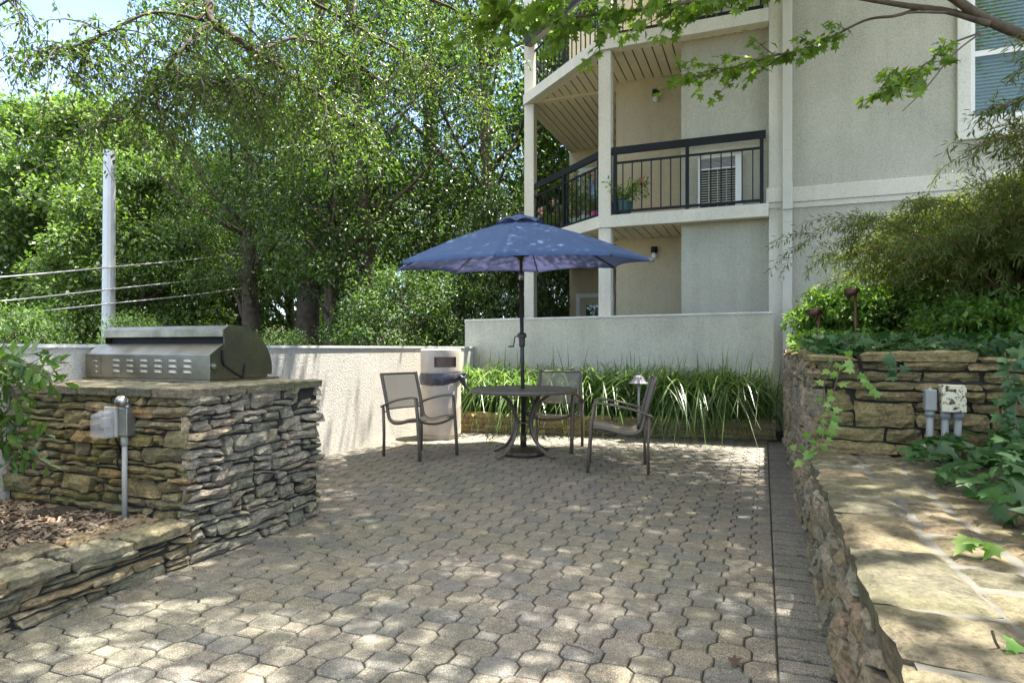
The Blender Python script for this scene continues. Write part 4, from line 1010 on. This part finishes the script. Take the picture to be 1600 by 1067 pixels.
bw = ['behind the low wall right of the grill', 'behind the low wall below the forked tree', 'behind the low wall left of the litter bin', 'behind the low wall left of and beyond the bin', 'directly above the litter bin', 'left of the umbrella pole above the wall corner',
      'behind the umbrella pole', 'filling the gap beside the building corner', 'taller one behind the umbrella pole', 'behind the grill hood', 'beyond the grill, farther back', 'behind the grill and the thick trunk', 'behind the left end of the grill', 'farther back left of the bin', 'in front of the thick trunk']
for i, (x, y) in enumerate(bl):
    r = tree('leafy_shrub', 'leafy green privet shrub ' + bw[i], 'bush', x, y, [1.0, .86, .78, 1.0, 1.15, 1.25, 1.15, 1.2, 1.5, 1.1, 1.2, 1.05, 1.05, 1.15, .9][i] * .72, i * 1.1, 'privet shrubs behind the low wall', leafmat='leafC' if i in (6, 7, 8) else None)
    r['category'] = 'shrub'
    if i in (6, 7, 8): r.scale = (.9, .9, 1.35)
# ivy clothing the two main trunks
for x, y, r_, h, lb in ((-5.6, 17.8, .42, 7, 0), (-8.3, 17.0, .36, 6, 0), (-2.4, 18.5, .45, 7, 0)):
    pass
# understorey ground cover beyond the wall
n = 26000; P = np.stack([RS.uniform(-34, 7, n), RS.uniform(11.5, 34, n), np.zeros(n)], 1)
P[:, 2] = np.array([gz(a, b) for a, b in P[:, :2]]) + RS.uniform(0, 1, n) ** 1.5 * 1.5
tag(leaves('undergrowth', P, rdir(n, 0, .5), rdir(n, 1.2), RS.uniform(.12, .3, n), DIAM, M['leafB']), 'low green undergrowth covering the wood floor', 'undergrowth', None, 'stuff')

# -- overhanging elm: limbs defined in space, twigs hang from them
def twig_leaves(paths, step, jit, ls, rs_, droop=.3, per=2):
    P = []; A = []
    for p in paths:
        for a, b in zip(p[:-1], p[1:]):
            L = (b - a).length; k = max(1, int(L / step)); d = (b - a).normalized()
            for i in range(k):
                q = a.lerp(b, (i + rs_.random()) / k)
                for _ in range(per):
                    o = Vector(rs_.normal(0, 1, 3)); o = (o - d * o.dot(d)).normalized(); P.append(q + o * jit * rs_.random()); A.append(o * .8 + d * .5 - Z * droop)
    P = np.array([tuple(x) for x in P]); A = np.array([tuple(x) for x in A]); n = len(P)
    return P, A, unit(rs_.normal(0, .55, (n, 3)) + np.array([0, 0, 1])), rs_.uniform(.75, 1.25, n) * ls
def elm(label, base, limbs, ntw, tl, seed, ls=.052, fr=.3, name='elm_tree', trunk=None, mat='leafE'):
    rnd = random.Random(seed); rs_ = np.random.RandomState(seed); root = thing(name, base, label, 'tree'); m = MB(); tw = []; m2 = MB()
    if trunk: m.tube(smooth_path(trunk[0], 4), np.linspace(trunk[1], trunk[2], (len(trunk[0]) - 1) * 4 + 1).tolist(), 12)
    for pts, r0, r1, dens in limbs:
        p = smooth_path(pts, 5); n = len(p); m.tube(p, [r0 + (r1 - r0) * i / (n - 1) for i in range(n)], 8)
        over = r0 >= .04 and dens in (4.5, 4, 1.8, 2.6, .8)
        for k in range(int(ntw * dens)):
            t = rnd.uniform(fr, 1) * (n - 1); i = min(n - 2, int(t)); q = p[i].lerp(p[i + 1], t - i)
            az = rnd.uniform(0, 6.28); L = tl * rnd.uniform(.5, 1.3) * (1 if over else .62); d = Vector((math.cos(az), math.sin(az), rnd.uniform(-.1, .7))); path = [q]
            for j in range(6):
                d = (d + Vector((rnd.uniform(-.3, .3), rnd.uniform(-.3, .3), -.38))).normalized(); path.append(path[-1] + d * L / 6)
            m2.tube(path, [.009 - .0012 * j for j in range(7)], 4, False); tw.append(path)
            for _ in range(4):
                j = rnd.randint(1, 5); dd = Vector((rnd.uniform(-1, 1), rnd.uniform(-1, 1), rnd.uniform(-.9, .2))).normalized(); sp = [path[j]]
                for _ in range(3): dd = (dd + Vector((0, 0, -.25))).normalized(); sp.append(sp[-1] + dd * L * .13)
                m2.tube(sp, [.004, .003, .003, .002], 3, False); tw.append(sp)
    m.build('trunk', M['bark'], root, True); m2.build('twigs', M['bark'], root)
    if seed == 5:
        n_ = 0; C = []
        while len(C) < 470:
            x, y, z = rnd.uniform(-2.2, 5.6), rnd.uniform(3.2, 8.3), rnd.uniform(6.4, 8.8)
            if y < 4.3 and rnd.random() < .45: continue
            if y > 7.3 and x < 1.3 or y > 5.8 and x > 4.3: continue
            if rnd.random() < .5 or noise.noise(Vector((x * .8, y * .8, 3))) > -.25: C.append((x, y, z))
        while len(C) < 560:
            x, y, z = rnd.uniform(-.1, 3.3), rnd.uniform(5.7, 8.5), rnd.uniform(6.4, 8.8)
            if y > 7.6 and x < .5: continue
            C.append((x, y, z))
        C = np.array(C); i_ = np.repeat(np.arange(len(C)), 110); d = unit(rs_.normal(0, 1, (len(i_), 3))); Pc = C[i_] + d * rs_.uniform(.1, 1, (len(i_), 1)) ** .6 * np.array([.5, .5, .3])
        leaves('upper_crown', Pc, unit(d + rs_.normal(0, .5, d.shape)), unit(rs_.normal(0, .5, d.shape) + np.array([0, 0, 1])), rs_.uniform(.06, .1, len(i_)), OVAL, M[mat], root, False)
    P, A, N, S = twig_leaves(tw, .052, .03, ls, rs_)
    leaves('leaves', P, A, N, S, OVAL, M[mat], root, False); return root
e0 = Vector((-8.2, 4.6, -1.3))
elm('overhanging elm with drooping small leaved branches across the upper left', e0, [
    ([(-7.6, 5.2, 4.6), px(250, -30, 7.0), px(330, 35, 7.0), px(400, 82, 7.1), px(447, 112, 7.2), px(500, 150, 7.6), px(565, 205, 8.2)], .07, .012, 1.6),
    ([px(330, 35, 7.0), px(300, 60, 6.6), px(258, 110, 6.3), px(225, 150, 6.2), px(190, 190, 6.0)], .022, .006, 1.3),
    ([px(447, 112, 7.2), px(430, 150, 7.0), px(360, 130, 6.6), px(290, 135, 6.2)], .03, .006, .9),
    ([(-7.6, 5.2, 4.6), px(100, -70, 6.3), px(330, -60, 7.2), px(520, -40, 8.2), px(700, 10, 9.2), px(775, 70, 9.6)], .06, .01, 1.5),
    ([px(330, -60, 7.2), px(460, -10, 8.0), px(590, 60, 9.0), px(680, 110, 9.8), px(750, 160, 10.2)], .03, .006, 1.2),
    ([px(330, 35, 7.0), px(240, 20, 6.6), px(150, 60, 6.3), px(70, 90, 6.1)], .02, .006, 1.2),
    ([px(400, 82, 7.1), px(470, 60, 7.8), px(560, 100, 8.6), px(640, 170, 9.2)], .025, .006, .9),
    ([(-7.6, 5.2, 4.6), px(-90, -60, 5.6), px(-20, -30, 5.3), px(40, 30, 5.2)], .03, .006, .6),
    ([(-7.6, 5.2, 4.6), (-5, 3.8, 5.0), (-3, 3.1, 5.5), (-1, 2.4, 5.9), (.6, 1.8, 6.1)], .09, .02, 1.8),
    ([(-7.6, 5.2, 4.8), (-4.5, 4.6, 5.8), (-2, 4.2, 6.4), (.4, 3.9, 6.7), (2.2, 3.4, 6.8)], .09, .02, 2.6),
    ([(-5, 3.8, 5.2), (-3.2, 1.8, 5.2), (-1.5, .6, 5.3), (0, -.4, 5.4)], .05, .02, .8),
    ([(-4.5, 4.6, 5.8), (-1, 5.2, 6.4), (1.5, 5.8, 6.6), (3.6, 6.2, 6.7)], .05, .02, 4.5),
    ([(-4.5, 4.6, 5.8), (-2, 6.0, 6.3), (.5, 6.6, 6.7), (3, 6.8, 6.9)], .05, .02, 4.5),
    ([(-1, 5.2, 6.4), (1, 4.6, 6.6), (3.5, 4.8, 6.8), (5, 5, 7)], .04, .02, 4),
    ([(-3, 3.1, 5.5), (-1, 3.6, 5.9), (1.5, 3.9, 6.2), (3.2, 4.1, 6.4)], .04, .02, 4),
], 29, 1.5, 5, trunk=([e0, (-8.1, 4.8, 1), (-7.9, 5.0, 3), (-7.6, 5.2, 4.7)], .24, .13))

# -- maple on the right: arching limb with lobed leaves
def sprays(root, paths, n_side, L, seed, ls, per=3, fr=.15, mat='maple', lift=.0, flat=.35, shape=None, barkm='bark2', dz=-.1):
    rnd = random.Random(seed); m2 = MB(); P = []; A = []; N = []; S = []
    for p in paths:
        p = smooth_path(p, 6); n = len(p)
        for k in range(n_side):
            t = (fr + (1 - fr) * (k + rnd.random()) / n_side) * (n - 1); i = min(n - 2, int(t)); q = p[i].lerp(p[i + 1], t - i); d0 = (p[i + 1] - p[i]).normalized()
            sd = d0.cross(Z).normalized() * rnd.choice((-1, 1)); d = (d0 * .8 + sd * rnd.uniform(.3, 1) + Z * rnd.uniform(-flat, flat + lift)).normalized(); ln = L * rnd.uniform(.4, 1.1); path = [q]
            for j in range(4): d = (d + Vector((rnd.uniform(-.25, .25), rnd.uniform(-.25, .25), dz + rnd.uniform(-.12, .12)))).normalized(); path.append(path[-1] + d * ln / 4)
            m2.tube(path, [.0045, .0035, .003, .0025, .002], 4, False)
            for j in range(1, 5):
                for _ in range(per):
                    qq = path[j] + Vector((rnd.uniform(-1, 1), rnd.uniform(-1, 1), rnd.uniform(-.6, .4))) * .045; a = (d + Vector((rnd.uniform(-1, 1), rnd.uniform(-1, 1), rnd.uniform(-.9, .1)))).normalized()
                    P.append(qq); A.append(a); N.append(Vector((rnd.gauss(0, .45), rnd.gauss(0, .45), 1))); S.append(ls * rnd.uniform(.65, 1.2))
    m2.build('twigs', M[barkm], root)
    leaves('leaves', *[np.array([tuple(x) for x in q]) for q in (P, A, N)], np.array(S), shape or MAPLE, M[mat], root, False)
mb_ = Vector((4.9, 4.4, 1.0))
mt = thing('maple_tree', mb_, 'maple with lobed light green leaves arching in from the upper right', 'tree')
limbs = [
 ([(4.45, 4.45, 3.0), px(1600, 56, 4.3), px(1530, 25, 4.2), px(1480, -8, 4.1), px(1400, -40, 4.0), px(1250, -50, 4.0)], .04, .018),
 ([px(1545, 38, 4.2), px(1480, 18, 4.2), px(1420, 10, 4.3), px(1370, 2, 4.4), px(1300, -8, 4.4), px(1180, -12, 4.4), px(1040, 10, 4.3), px(960, 20, 4.2), px(880, 26, 4.1), px(800, 14, 4.0), px(760, 2, 3.9)], .022, .004),
 ([px(1440, 12, 4.3), px(1400, 25, 4.35), px(1350, 33, 4.5), px(1270, 72, 4.6), px(1180, 95, 4.7), px(1080, 124, 4.7)], .012, .003),
 ([px(1530, 52, 4.1), px(1480, 72, 3.9), px(1450, 100, 3.8), px(1415, 134, 3.7), px(1375, 138, 3.6)], .007, .002),
 ([px(1480, 20, 4.15), px(1425, 20, 4.1), px(1397, 27, 4.1)], .01, .004),
 ([px(1535, 50, 4.1), px(1490, 85, 3.9), px(1445, 140, 3.8), px(1410, 174, 3.75)], .006, .002),
 ([px(1300, -8, 4.4), px(1180, -25, 4.0), px(1050, -15, 3.7), px(930, -20, 3.5), px(840, -5, 3.4)], .012, .003),
]
m = MB(); tk = smooth_path([mb_, (4.85, 4.42, 2), (4.45, 4.45, 3.05)], 4); m.tube(tk, np.linspace(.11, .075, len(tk)).tolist(), 10)
for p, a, b in limbs:
    q = smooth_path(p, 6); m.tube(q, np.linspace(a, b, len(q)).tolist(), 7)
ov = [([(4.45, 4.45, 3.0), (4.2, 4.0, 4.2), (3.2, 3.4, 5.2), (1.8, 2.8, 5.6), (.4, 2.3, 5.8)], .06, .015), ([(4.45, 4.45, 3.0), (4.0, 4.6, 4.4), (3.4, 4.9, 5.4), (2.6, 5.2, 6.0), (1.4, 5.4, 6.2)], .06, .015), ([(4.2, 4.0, 4.2), (3.4, 2.4, 4.8), (2.4, 1.2, 5.0)], .04, .012), ([(4.2, 4.0, 4.2), (4.6, 3.2, 4.9), (4.0, 2.6, 5.4)], .04, .012)]
for p, a, b in ov:
    q = smooth_path(p, 6); m.tube(q, np.linspace(a, b, len(q)).tolist(), 7)
m.build('trunk', M['bark2'], mt, True)
sprays(mt, [limbs[1][0][4:]], 46, .38, 1, .068, 4, .1)
sprays(mt, [limbs[6][0]], 12, .34, 5, .07, 4, .1)
sprays(mt, [limbs[2][0][1:]], 22, .34, 2, .066, 3, .3, lift=.5)
sprays(mt, [limbs[3][0]], 14, .25, 3, .06, 3, .3, lift=.4)
sprays(mt, [p for p, a, b in ov], 85, 1.1, 4, .10, 7, .2)

# -- weeping laceleaf shrub behind the retaining wall
def fountain(name, label, cat, base, n, H, Rr, seed, ls, mat, azr=(0, 6.28), shape=LANCE, twr=.006, per=3, step=.05, z1=-.2, sub=3, bark='barkr', rise=(.6, 1.0), group=None):
    rnd = random.Random(seed); rs_ = np.random.RandomState(seed); root = thing(name, base, label, cat, group); m = MB(); tw = []; base = Vector(base)
    for k in range(n):
        az = rnd.uniform(*azr); rr = Rr * rnd.uniform(.25, 1.0); hh = H * rnd.uniform(*rise); d = Vector((math.cos(az), math.sin(az), 0)); b0 = base + Vector((rnd.uniform(-.25, .25), rnd.uniform(-.25, .25), 0)) * Rr * (1.0 if name == 'weeping_shrub' else .4)
        pts = []; dr = rnd.uniform(.15, .6)
        for j in range(7):
            t = j / 6; pts.append(b0 + d * rr * t ** 1.3 + Z * (hh * (1 - (1 - t) ** 2) - dr * hh * max(0, t - .55) ** 2 * 3) + Vector((rnd.uniform(-1, 1), rnd.uniform(-1, 1), rnd.uniform(-1, 1))) * .03)
        m.tube(pts, [twr * (1.6 - 1.3 * j / 6) for j in range(7)], 4, False)
        tw.append(pts[3:])
        for _ in range(sub * 2):
            j = rnd.randint(2, 5); q = pts[j].lerp(pts[j + 1], rnd.random()); dd = (d * rnd.uniform(.2, 1) + Vector((rnd.uniform(-.8, .8), rnd.uniform(-.8, .8), rnd.uniform(-.3, .5)))).normalized(); sp = [q]
            for _ in range(4): dd = (dd + Z * z1 + Vector((rnd.uniform(-.15, .15), rnd.uniform(-.15, .15), 0))).normalized(); sp.append(sp[-1] + dd * .055 * rnd.uniform(.7, 1.3) * max(1, H))
            m.tube(sp, [twr * .4, twr * .35, twr * .3, twr * .25, twr * .2], 3, False); tw.append(sp)
    m.build('twigs', M[bark], root)
    P, A, N, S = twig_leaves(tw, step, .02, ls, rs_, .25, per); leaves('leaves', P, A, N, S, shape, M[mat], root, False); return root
fountain('weeping_shrub', 'large twiggy weeping shrub with fine reddish green leaves on the retaining wall', 'shrub', (4.25, 5.05, TZ - .06), 260, 1.5, 1.7, 61, .046, 'lace', sub=8, step=.019, per=2)
fountain('weeping_shrub', 'fine leaved weeping shrub rising at the right edge below the window', 'shrub', (5.05, 4.9, TZ - .06), 140, 1.9, 1.35, 62, .048, 'lace', sub=7, step=.022, per=2)
fountain('laceleaf_maple', 'laceleaf maple foliage hanging in front of the window at the upper right corner', 'tree', px(1710, 190, 3.6), 50, .55, .78, 63, .055, 'lace', sub=5, step=.032, per=2, z1=-.32, rise=(-.3, .9))
fountain('bright_shrub', 'bright yellow green layered shrub beside the downspout', 'shrub', (3.3, 6.0, TZ - .06), 130, .62, .55, 64, .052, 'azalea', shape=OVAL, step=.026, per=3, sub=5, z1=.05)
fountain('bright_shrub', 'bright yellow green layered shrub under the twiggy branches', 'shrub', (3.85, 5.75, TZ - .06), 130, .66, .75, 65, .052, 'azalea', shape=OVAL, step=.026, per=3, sub=5, z1=.05)
fountain('bright_shrub', 'green shrub at the right end of the bed under the weeping shrub', 'shrub', (4.7, 5.4, TZ - .06), 130, .7, .9, 66, .055, 'azalea', shape=OVAL, step=.03, per=2, sub=5, z1=.05)
fountain('bright_shrub', 'low green mound hiding the weeping shrub stems along the wall top', 'shrub', (3.75, 4.75, TZ - .06), 110, .42, .75, 68, .048, 'azalea', shape=OVAL, step=.026, per=3, sub=5, z1=.0)
fountain('bright_shrub', 'low green mound at the right edge above the mossy wall', 'shrub', (4.35, 4.35, TZ - .06), 110, .45, .75, 69, .048, 'leafA', shape=OVAL, step=.026, per=3, sub=5, z1=.0)
# -- glossy shrub at the left edge
fountain('glossy_shrub', 'glossy leaved shrub with bright new leaves at the left edge above the mulch', 'shrub', (-2.62, 2.72, .18), 64, .98, .6, 67, .068, 'rhodo', shape=OVAL, step=.035, per=2, sub=3, z1=.1, twr=.009, bark='bark2', rise=(.6, 1.05))

# -- ivy
def ivy(name, label, P, N0, mat='ivy', size=(.05, .095), kind='stuff', spread=.5):
    n = len(P); A = rdir(n, -.15, .35); N = unit(N0 + RS.normal(0, spread, (n, 3))); return tag(leaves(name, P, A, N, RS.uniform(*size, n), IVYS, M[mat]), label, 'ivy', None, kind)
def uvz(u, v, z): P = np.outer(u, U) + np.outer(v, V); P[:, 2] = z; return P
n = 2600; u = RS.uniform(.6, 3.86, n); v = .66 + RS.uniform(0, 1, n) ** .9 * 1.9; edge = .60 + .10 * np.sin(u * 3.1) + .06 * np.sin(u * 9)
keep = v > edge; u, v = u[keep], v[keep]; z = .60 + .10 * RS.uniform(0, 1, len(u)) + np.clip(v - .7, 0, .6) * .22
ivy('ivy_ground_cover', 'dark green veined ivy covering the bed beside the seat wall', uvz(u, v, z), np.array([-.25, -.35, 1.0]))
n = 2600; u = 3.93 + RS.uniform(0, 1, n) ** 1.3 * 1.8; v = RS.uniform(.27, 3.0, n); z = TZ + RS.uniform(-.03, .10, n)
ivy('ivy_ground_cover', 'ivy spreading over the top of the mossy retaining wall', uvz(u, v, z), np.array([-.2, -.5, .9]), size=(.045, .075))
n = 1500; u = RS.uniform(5.2, 8.2, n); v = RS.uniform(.25, .75, n); z = TZ + RS.uniform(-.02, .16, n)
P1 = uvz(u, v, z)
tag(leaves('creeper_cover', P1, rdir(n, .1, .5), rdir(n, 1.2), RS.uniform(.035, .06, n), OVAL, M['azalea']), 'small leaved creeper along the wall top beside the patio', 'creeper', None, 'stuff')
def strand(label, pts, n, seed, mat='ivyY', s=.05, group='ivy strands hanging on the retaining wall', nrm=(-.3, -1, .35)):
    rnd = random.Random(seed); p = smooth_path(pts, 6); root = thing('ivy_strand', p[0], label, 'ivy', group); m = MB(); m.tube(p, .0025, 4, False); m.build('stem', M['bark2'], root)
    P = []; A = []; N = []; S = []
    for k in range(n):
        t = (k + .5) / n * (len(p) - 1); i = min(len(p) - 2, int(t)); q = p[i].lerp(p[i + 1], t - i)
        d = Vector((rnd.choice((-1, 1)) * rnd.uniform(.4, 1), rnd.uniform(-.3, 0), rnd.uniform(-.7, .3))).normalized(); P.append(q + d * .02 - Vector((0, .015, 0))); A.append(d); N.append(Vector(nrm) + Vector([rnd.gauss(0, .3) for _ in range(3)])); S.append(s * rnd.uniform(.7, 1.3))
    leaves('leaves', *[np.array([tuple(x) for x in q]) for q in (P, A, N)], np.array(S), IVYS, M[mat], root, False)
Yf = 3.45
strand('pale ivy strand hanging over the left corner of the mossy wall', [px(1305, 552, 3.5), px(1290, 590, 3.42), px(1283, 640, 3.4), px(1262, 690, 3.35), px(1250, 720, 3.3)], 15, 1, s=.042)
strand('leafy ivy strand trailing down the corner stones to the seat', [px(1318, 560, 3.42), px(1300, 620, 3.36), px(1292, 660, 3.34), px(1275, 700, 3.3), px(1240, 700, 3.3)], 15, 2, 'ivyY', .045)
strand('short ivy strand with yellow leaf left of the boxes', [px(1330, 550, 3.4), px(1335, 580, 3.34), px(1345, 600, 3.33), px(1362, 622, 3.32)], 9, 3)
strand('short ivy strand hanging between the corner and the switch box', [px(1395, 552, 3.3), px(1400, 575, 3.26), px(1398, 592, 3.25)], 7, 4, 'ivy', .05)
strand('dense dark ivy strand hanging at the right edge of the mossy wall', [px(1570, 550, 3.05), px(1575, 600, 3.0), px(1560, 640, 2.98), px(1590, 680, 2.95)], 24, 5, 'ivy', .055)
strand('dark ivy strand beside the junction box near the right edge', [px(1600, 540, 3.0), px(1610, 600, 2.96), px(1585, 640, 2.94), px(1600, 700, 2.9)], 24, 6, 'ivy', .055)
strand('young bright ivy shoot at the bottom right corner on the seat top', [px(1640, 1075, 1.25), px(1590, 1040, 1.22), px(1560, 1010, 1.2), px(1550, 985, 1.2)], 7, 7, 'ivyY', .05, None, (-.2, -.4, 1))
strand('ivy shoot reaching onto the middle of the seat top', [px(1560, 845, 1.75), px(1530, 838, 1.75), px(1505, 832, 1.78)], 5, 8, 'ivyY', .06, None, (-.2, -.4, 1))

# -- strap leaved grass in the planter
def blades(name, label, N, pos, H, W_, lean, mat, seed, kind='stuff', seg=7, dr_=(.5, 1.5)):
    rs_ = np.random.RandomState(seed); P = pos(N, rs_); az = rs_.uniform(0, 6.28, N); h = rs_.uniform(*H, N); ln = rs_.uniform(*lean, N) * h; dr = rs_.uniform(dr_[0], dr_[1], N)
    w_ = rs_.uniform(*W_, N); dx, dy = np.cos(az), np.sin(az); Vt = np.zeros((N, seg + 1, 2, 3), dtype=np.float32)
    for j in range(seg + 1):
        t = j / seg; r = ln * t ** 1.6; z = h * (t * 1.25 - dr * t ** 3 * 1.15)
        wj = w_ * (1 - t ** 3) * .5 + .0008; cx, cy = P[:, 0] + dx * r, P[:, 1] + dy * r
        # never below the soil or through it
        for s, sg in ((0, -1), (1, 1)):
            Vt[:, j, s, 0] = cx - dy * wj * sg; Vt[:, j, s, 1] = cy + dx * wj * sg; Vt[:, j, s, 2] = P[:, 2] + z
    b = (np.arange(N) * (seg + 1) * 2)[:, None, None]; f = np.array([(2 * j, 2 * j + 1, 2 * j + 3, 2 * j + 2) for j in range(seg)])[None] + b
    return tag(npmesh(name, Vt.reshape(-1, 3), f.reshape(-1, 4), M[mat]), label, 'grass', None, kind)
Pa, Pb = PL[1] - nn * .14, PL[2] - nn * .14
Wa, Wb = TW1 + Vector((.1, -.2, 0)), TW0 + Vector((-.05, -.12, 0))
Pa2 = Vector((-1.15, 8.98, 0)); Wa2 = Vector((-1.0, 10.6, 0))
def pos(N, rs_):
    ncl = 150; a = rs_.uniform(0, 1, ncl); b = .05 + .95 * rs_.uniform(0, 1, ncl); idx = rs_.randint(0, ncl, N); a = a[idx]; b = b[idx]
    A0 = np.array(Pa2); B0 = np.array(Pb); C0 = np.array(Wa2); D0 = np.array(Wb)
    f = A0 * (1 - a[:, None]) + B0 * a[:, None]; g = C0 * (1 - a[:, None]) + D0 * a[:, None]; p = f * (1 - b[:, None]) + g * b[:, None]
    p = p + rs_.normal(0, .045, (N, 3)); p[:, 2] = .2; return p
blades('liriope_grass', 'long strap leaved grass arching over the planter kerb', 5400, pos, (.62, 1.12), (.012, .028), (.35, 1.15), 'lirio', 21)
blades('liriope_grass', 'upright strap leaves standing up against the terrace wall', 240, pos, (.6, .85), (.012, .02), (.05, .35), 'lirio', 22, dr_=(0, .3))

# ------------------------------------------------------------------ balcony pots
def pot(name, label, p, r, h, mat, n, H, Rr, seed, lm='azalea', fl=None, ls=.05):
    root = thing(name, p, label, 'potted plant', 'potted plants on the lower balcony'); m = MB(); p = Vector(p)
    m.lathe(p, [(r * .75, 0), (r, h), (r * 1.08, h), (r * 1.08, h + .02), (r * .9, h + .02), (r * .9, h - .02), (.001, h - .02)], 20); m.build('pot', mat, root)
    rnd = random.Random(seed); rs_ = np.random.RandomState(seed); m = MB(); tw = []; tips_ = []
    for k in range(n):
        az = rnd.uniform(0, 6.28); q = [p + Z * h]; d = Vector((math.cos(az) * Rr, math.sin(az) * Rr, H * rnd.uniform(.4, 1)))
        for j in range(1, 5): q.append(p + Z * h + Vector((d.x * (j / 4) ** 1.2, d.y * (j / 4) ** 1.2, d.z * j / 4)) + Vector((rnd.uniform(-.02, .02), rnd.uniform(-.02, .02), 0)))
        m.tube(q, .004, 4, False); tw.append(q[1:]); tips_.append(q[-1])
    m.build('stems', M['bark2'], root); P, A, N, S = twig_leaves(tw, .035, .04, ls, rs_, .2, 3); leaves('leaves', P, A, N, S, OVAL, M[lm], root, False)
    if fl:
        m = MB()
        for c in tips_[:fl[1]]:
            for _ in range(14):
                d = Vector((rnd.gauss(0, 1), rnd.gauss(0, 1), rnd.gauss(0, 1))).normalized(); e = d.cross(Z).normalized() * .014; f_ = d.cross(e).normalized() * .014; q = c + d * fl[2]
                m.add([q - e, q - f_, q + e, q + f_], [(0, 1, 2, 3)])
        m.build('flowers', fl[0], root)
    return root
M['potg'] = m_plain('teal_pot', (.02, .09, .085), .4); M['potk'] = m_plain('dark_pot', (.03, .025, .02), .5); M['potm'] = m_plain('magenta_pot', (.42, .03, .25), .4); M['potw'] = m_plain('pale_green_pot', (.22, .33, .24), .4)
M['red'] = m_plain('red_petals', (.45, .03, .04), .6, 0, .3, 40, 0); M['orange'] = m_plain('orange_petals', (.65, .22, .05), .6, 0, .3, 40, 0); M['pink'] = m_plain('pink_petals', (.6, .3, .28), .6, 0, .3, 40, 0)
M['red'].name = 'red_petals'
pot('geranium_pot', 'dark pot of red geraniums beside the balcony column', F(9.83, -2.03, 3.14), .15, .24, M['potg'], 14, .42, .38, 1, 'azalea', (M['red'], 4, .035), .06)
sp_ = [(10.25, -2.72, 'potm', 'bright magenta pot with green leaves behind the angled railing', None, .16, .35), (10.5, -3.0, 'potw', 'pale green pot with wispy stems behind the angled railing', ('orange', 3), .14, .75), (10.85, -3.45, 'potk', 'dark pot with peach flowers near the outer balcony column', ('pink', 9), .15, .45), (11.15, -3.8, 'potk', 'dark pot of mixed blooms at the outer end of the angled railing', ('pink', 9), .15, .38), (10.68, -3.22, 'potw', 'tall orange flowering plant rising above the angled handrail', ('orange', 5), .14, 1.05)]
for i, (u, v, pm, lb, fl, r_, H) in enumerate(sp_): pot('potted_plant', lb, F(u + .1, v + .22, 3.14), r_, .22, M[pm], 16, H, .28, 10 + i, 'azalea' if i % 2 else 'leafB', (M[fl[0]], fl[1], .03) if fl else None, .05)
# planter box hooked on the upper railing
q0, q1 = F(C2[0] - .02, C2[1] + .2), F(C2[0] - .55, C2[1] + .8); d = (q1 - q0).normalized(); n_ = Vector((-d.y, d.x, 0)); n_ = n_ if n_.dot(U) < 0 else -n_
bx_ = thing('railing_planter', q0 + Z * 6.75, 'black trough planter hooked outside the upper balcony railing', 'planter')
m = MB(); L = 1.0; zt = 6.93; zb = 6.73
m.hexa([q0 + n_ * .03 + Z * zb, q0 + d * L + n_ * .03 + Z * zb, q0 + d * L + n_ * .17 + Z * zb, q0 + n_ * .17 + Z * zb, q0 + n_ * .0 + Z * zt, q0 + d * L + Z * zt, q0 + d * L + n_ * .21 + Z * zt, q0 + n_ * .21 + Z * zt]); m.build('trough', M['potk'], bx_, bev=.01)
n = 260; P = np.array([tuple(q0 + d * random.uniform(0, L) + n_ * random.uniform(0, .25) + Z * (zt + random.uniform(-.1, .2))) for _ in range(n)]); leaves('leaves', P, rdir(n, .2), rdir(n, .8), RS.uniform(.06, .12, n), OVAL, M['azalea'], bx_, False)

# ------------------------------------------------------------------ small litter on the paving
M['dry'] = m_plain('dry_leaf', (.07, .04, .025), .8, 0, .3, 40, .3)
p = gr(1156, 1036, .012); P = np.array([tuple(p + Vector((-.03, 0, .006)))]); 
o = leaves('fallen_leaf', P, np.array([(1., .2, .25)]), np.array([(.2, -.4, 1.)]), [.05], MAPLE, M['dry'], None, True, tuple(p)); tag(o, 'curled brown dry leaf lying on the pavers at lower right', 'leaf')
rnd = random.Random(9); tw_ = [(1225, 905), (1262, 870), (905, 1010), (1345 - 100, 880), (870, 915)]
for i, (x, y) in enumerate(tw_[:3]):
    p = gr(x, y, .008); m = MB(); a = rnd.uniform(0, 6.28); q = [p + Vector((math.cos(a), math.sin(a), 0)) * .03 * j + Vector((rnd.uniform(-.01, .01), rnd.uniform(-.01, .01), 0)) for j in range(-2, 3)]
    m.tube(q, .0022, 5); o = m.build('fallen_twig', M['bark2'], loc=p); tag(o, ['thin brown twig lying on the border pavers', 'thin brown twig at the foot of the seat wall', 'thin brown twig on the pavers left of the dry leaf'][i], 'twig')
n = 700; P = uvz(RS.uniform(1.2, 8.0, n), np.where(RS.rand(n) < .5, RS.uniform(.03, .27, n), RS.uniform(-4.3, .2, n)), .004 + RS.uniform(0, .004, n))
tag(leaves('leaf_litter', P, rdir(n, 0, .05), rdir(n, 4, 1), RS.uniform(.006, .022, n), DIAM, M['dry']), 'tiny dark leaf fragments scattered over the paving', 'leaf litter', None, 'stuff')
M['moss'] = m_plain('moss_green', (.07, .12, .02), .95, 0, .4, 30, .4)
n = 900; cu_ = RS.uniform(2.2, 7.9, 40); cv_ = RS.uniform(-4.2, .0, 40); i_ = RS.randint(0, 40, n)
uu = np.round((cu_[i_] + RS.normal(0, .16, n) - .3) / .108) * .108 + .3 + .054 + RS.normal(0, .003, n); P = uvz(uu, cv_[i_] + RS.normal(0, .2, n), -.006)
P = P[(cv_[i_] < -.2)]; n = len(P)
tag(leaves('joint_moss', P, rdir(n, .8, .5), rdir(n, .6), RS.uniform(.008, .016, n), DIAM, M['moss']), 'small tufts of green moss growing in the paving joints', 'moss', None, 'stuff')
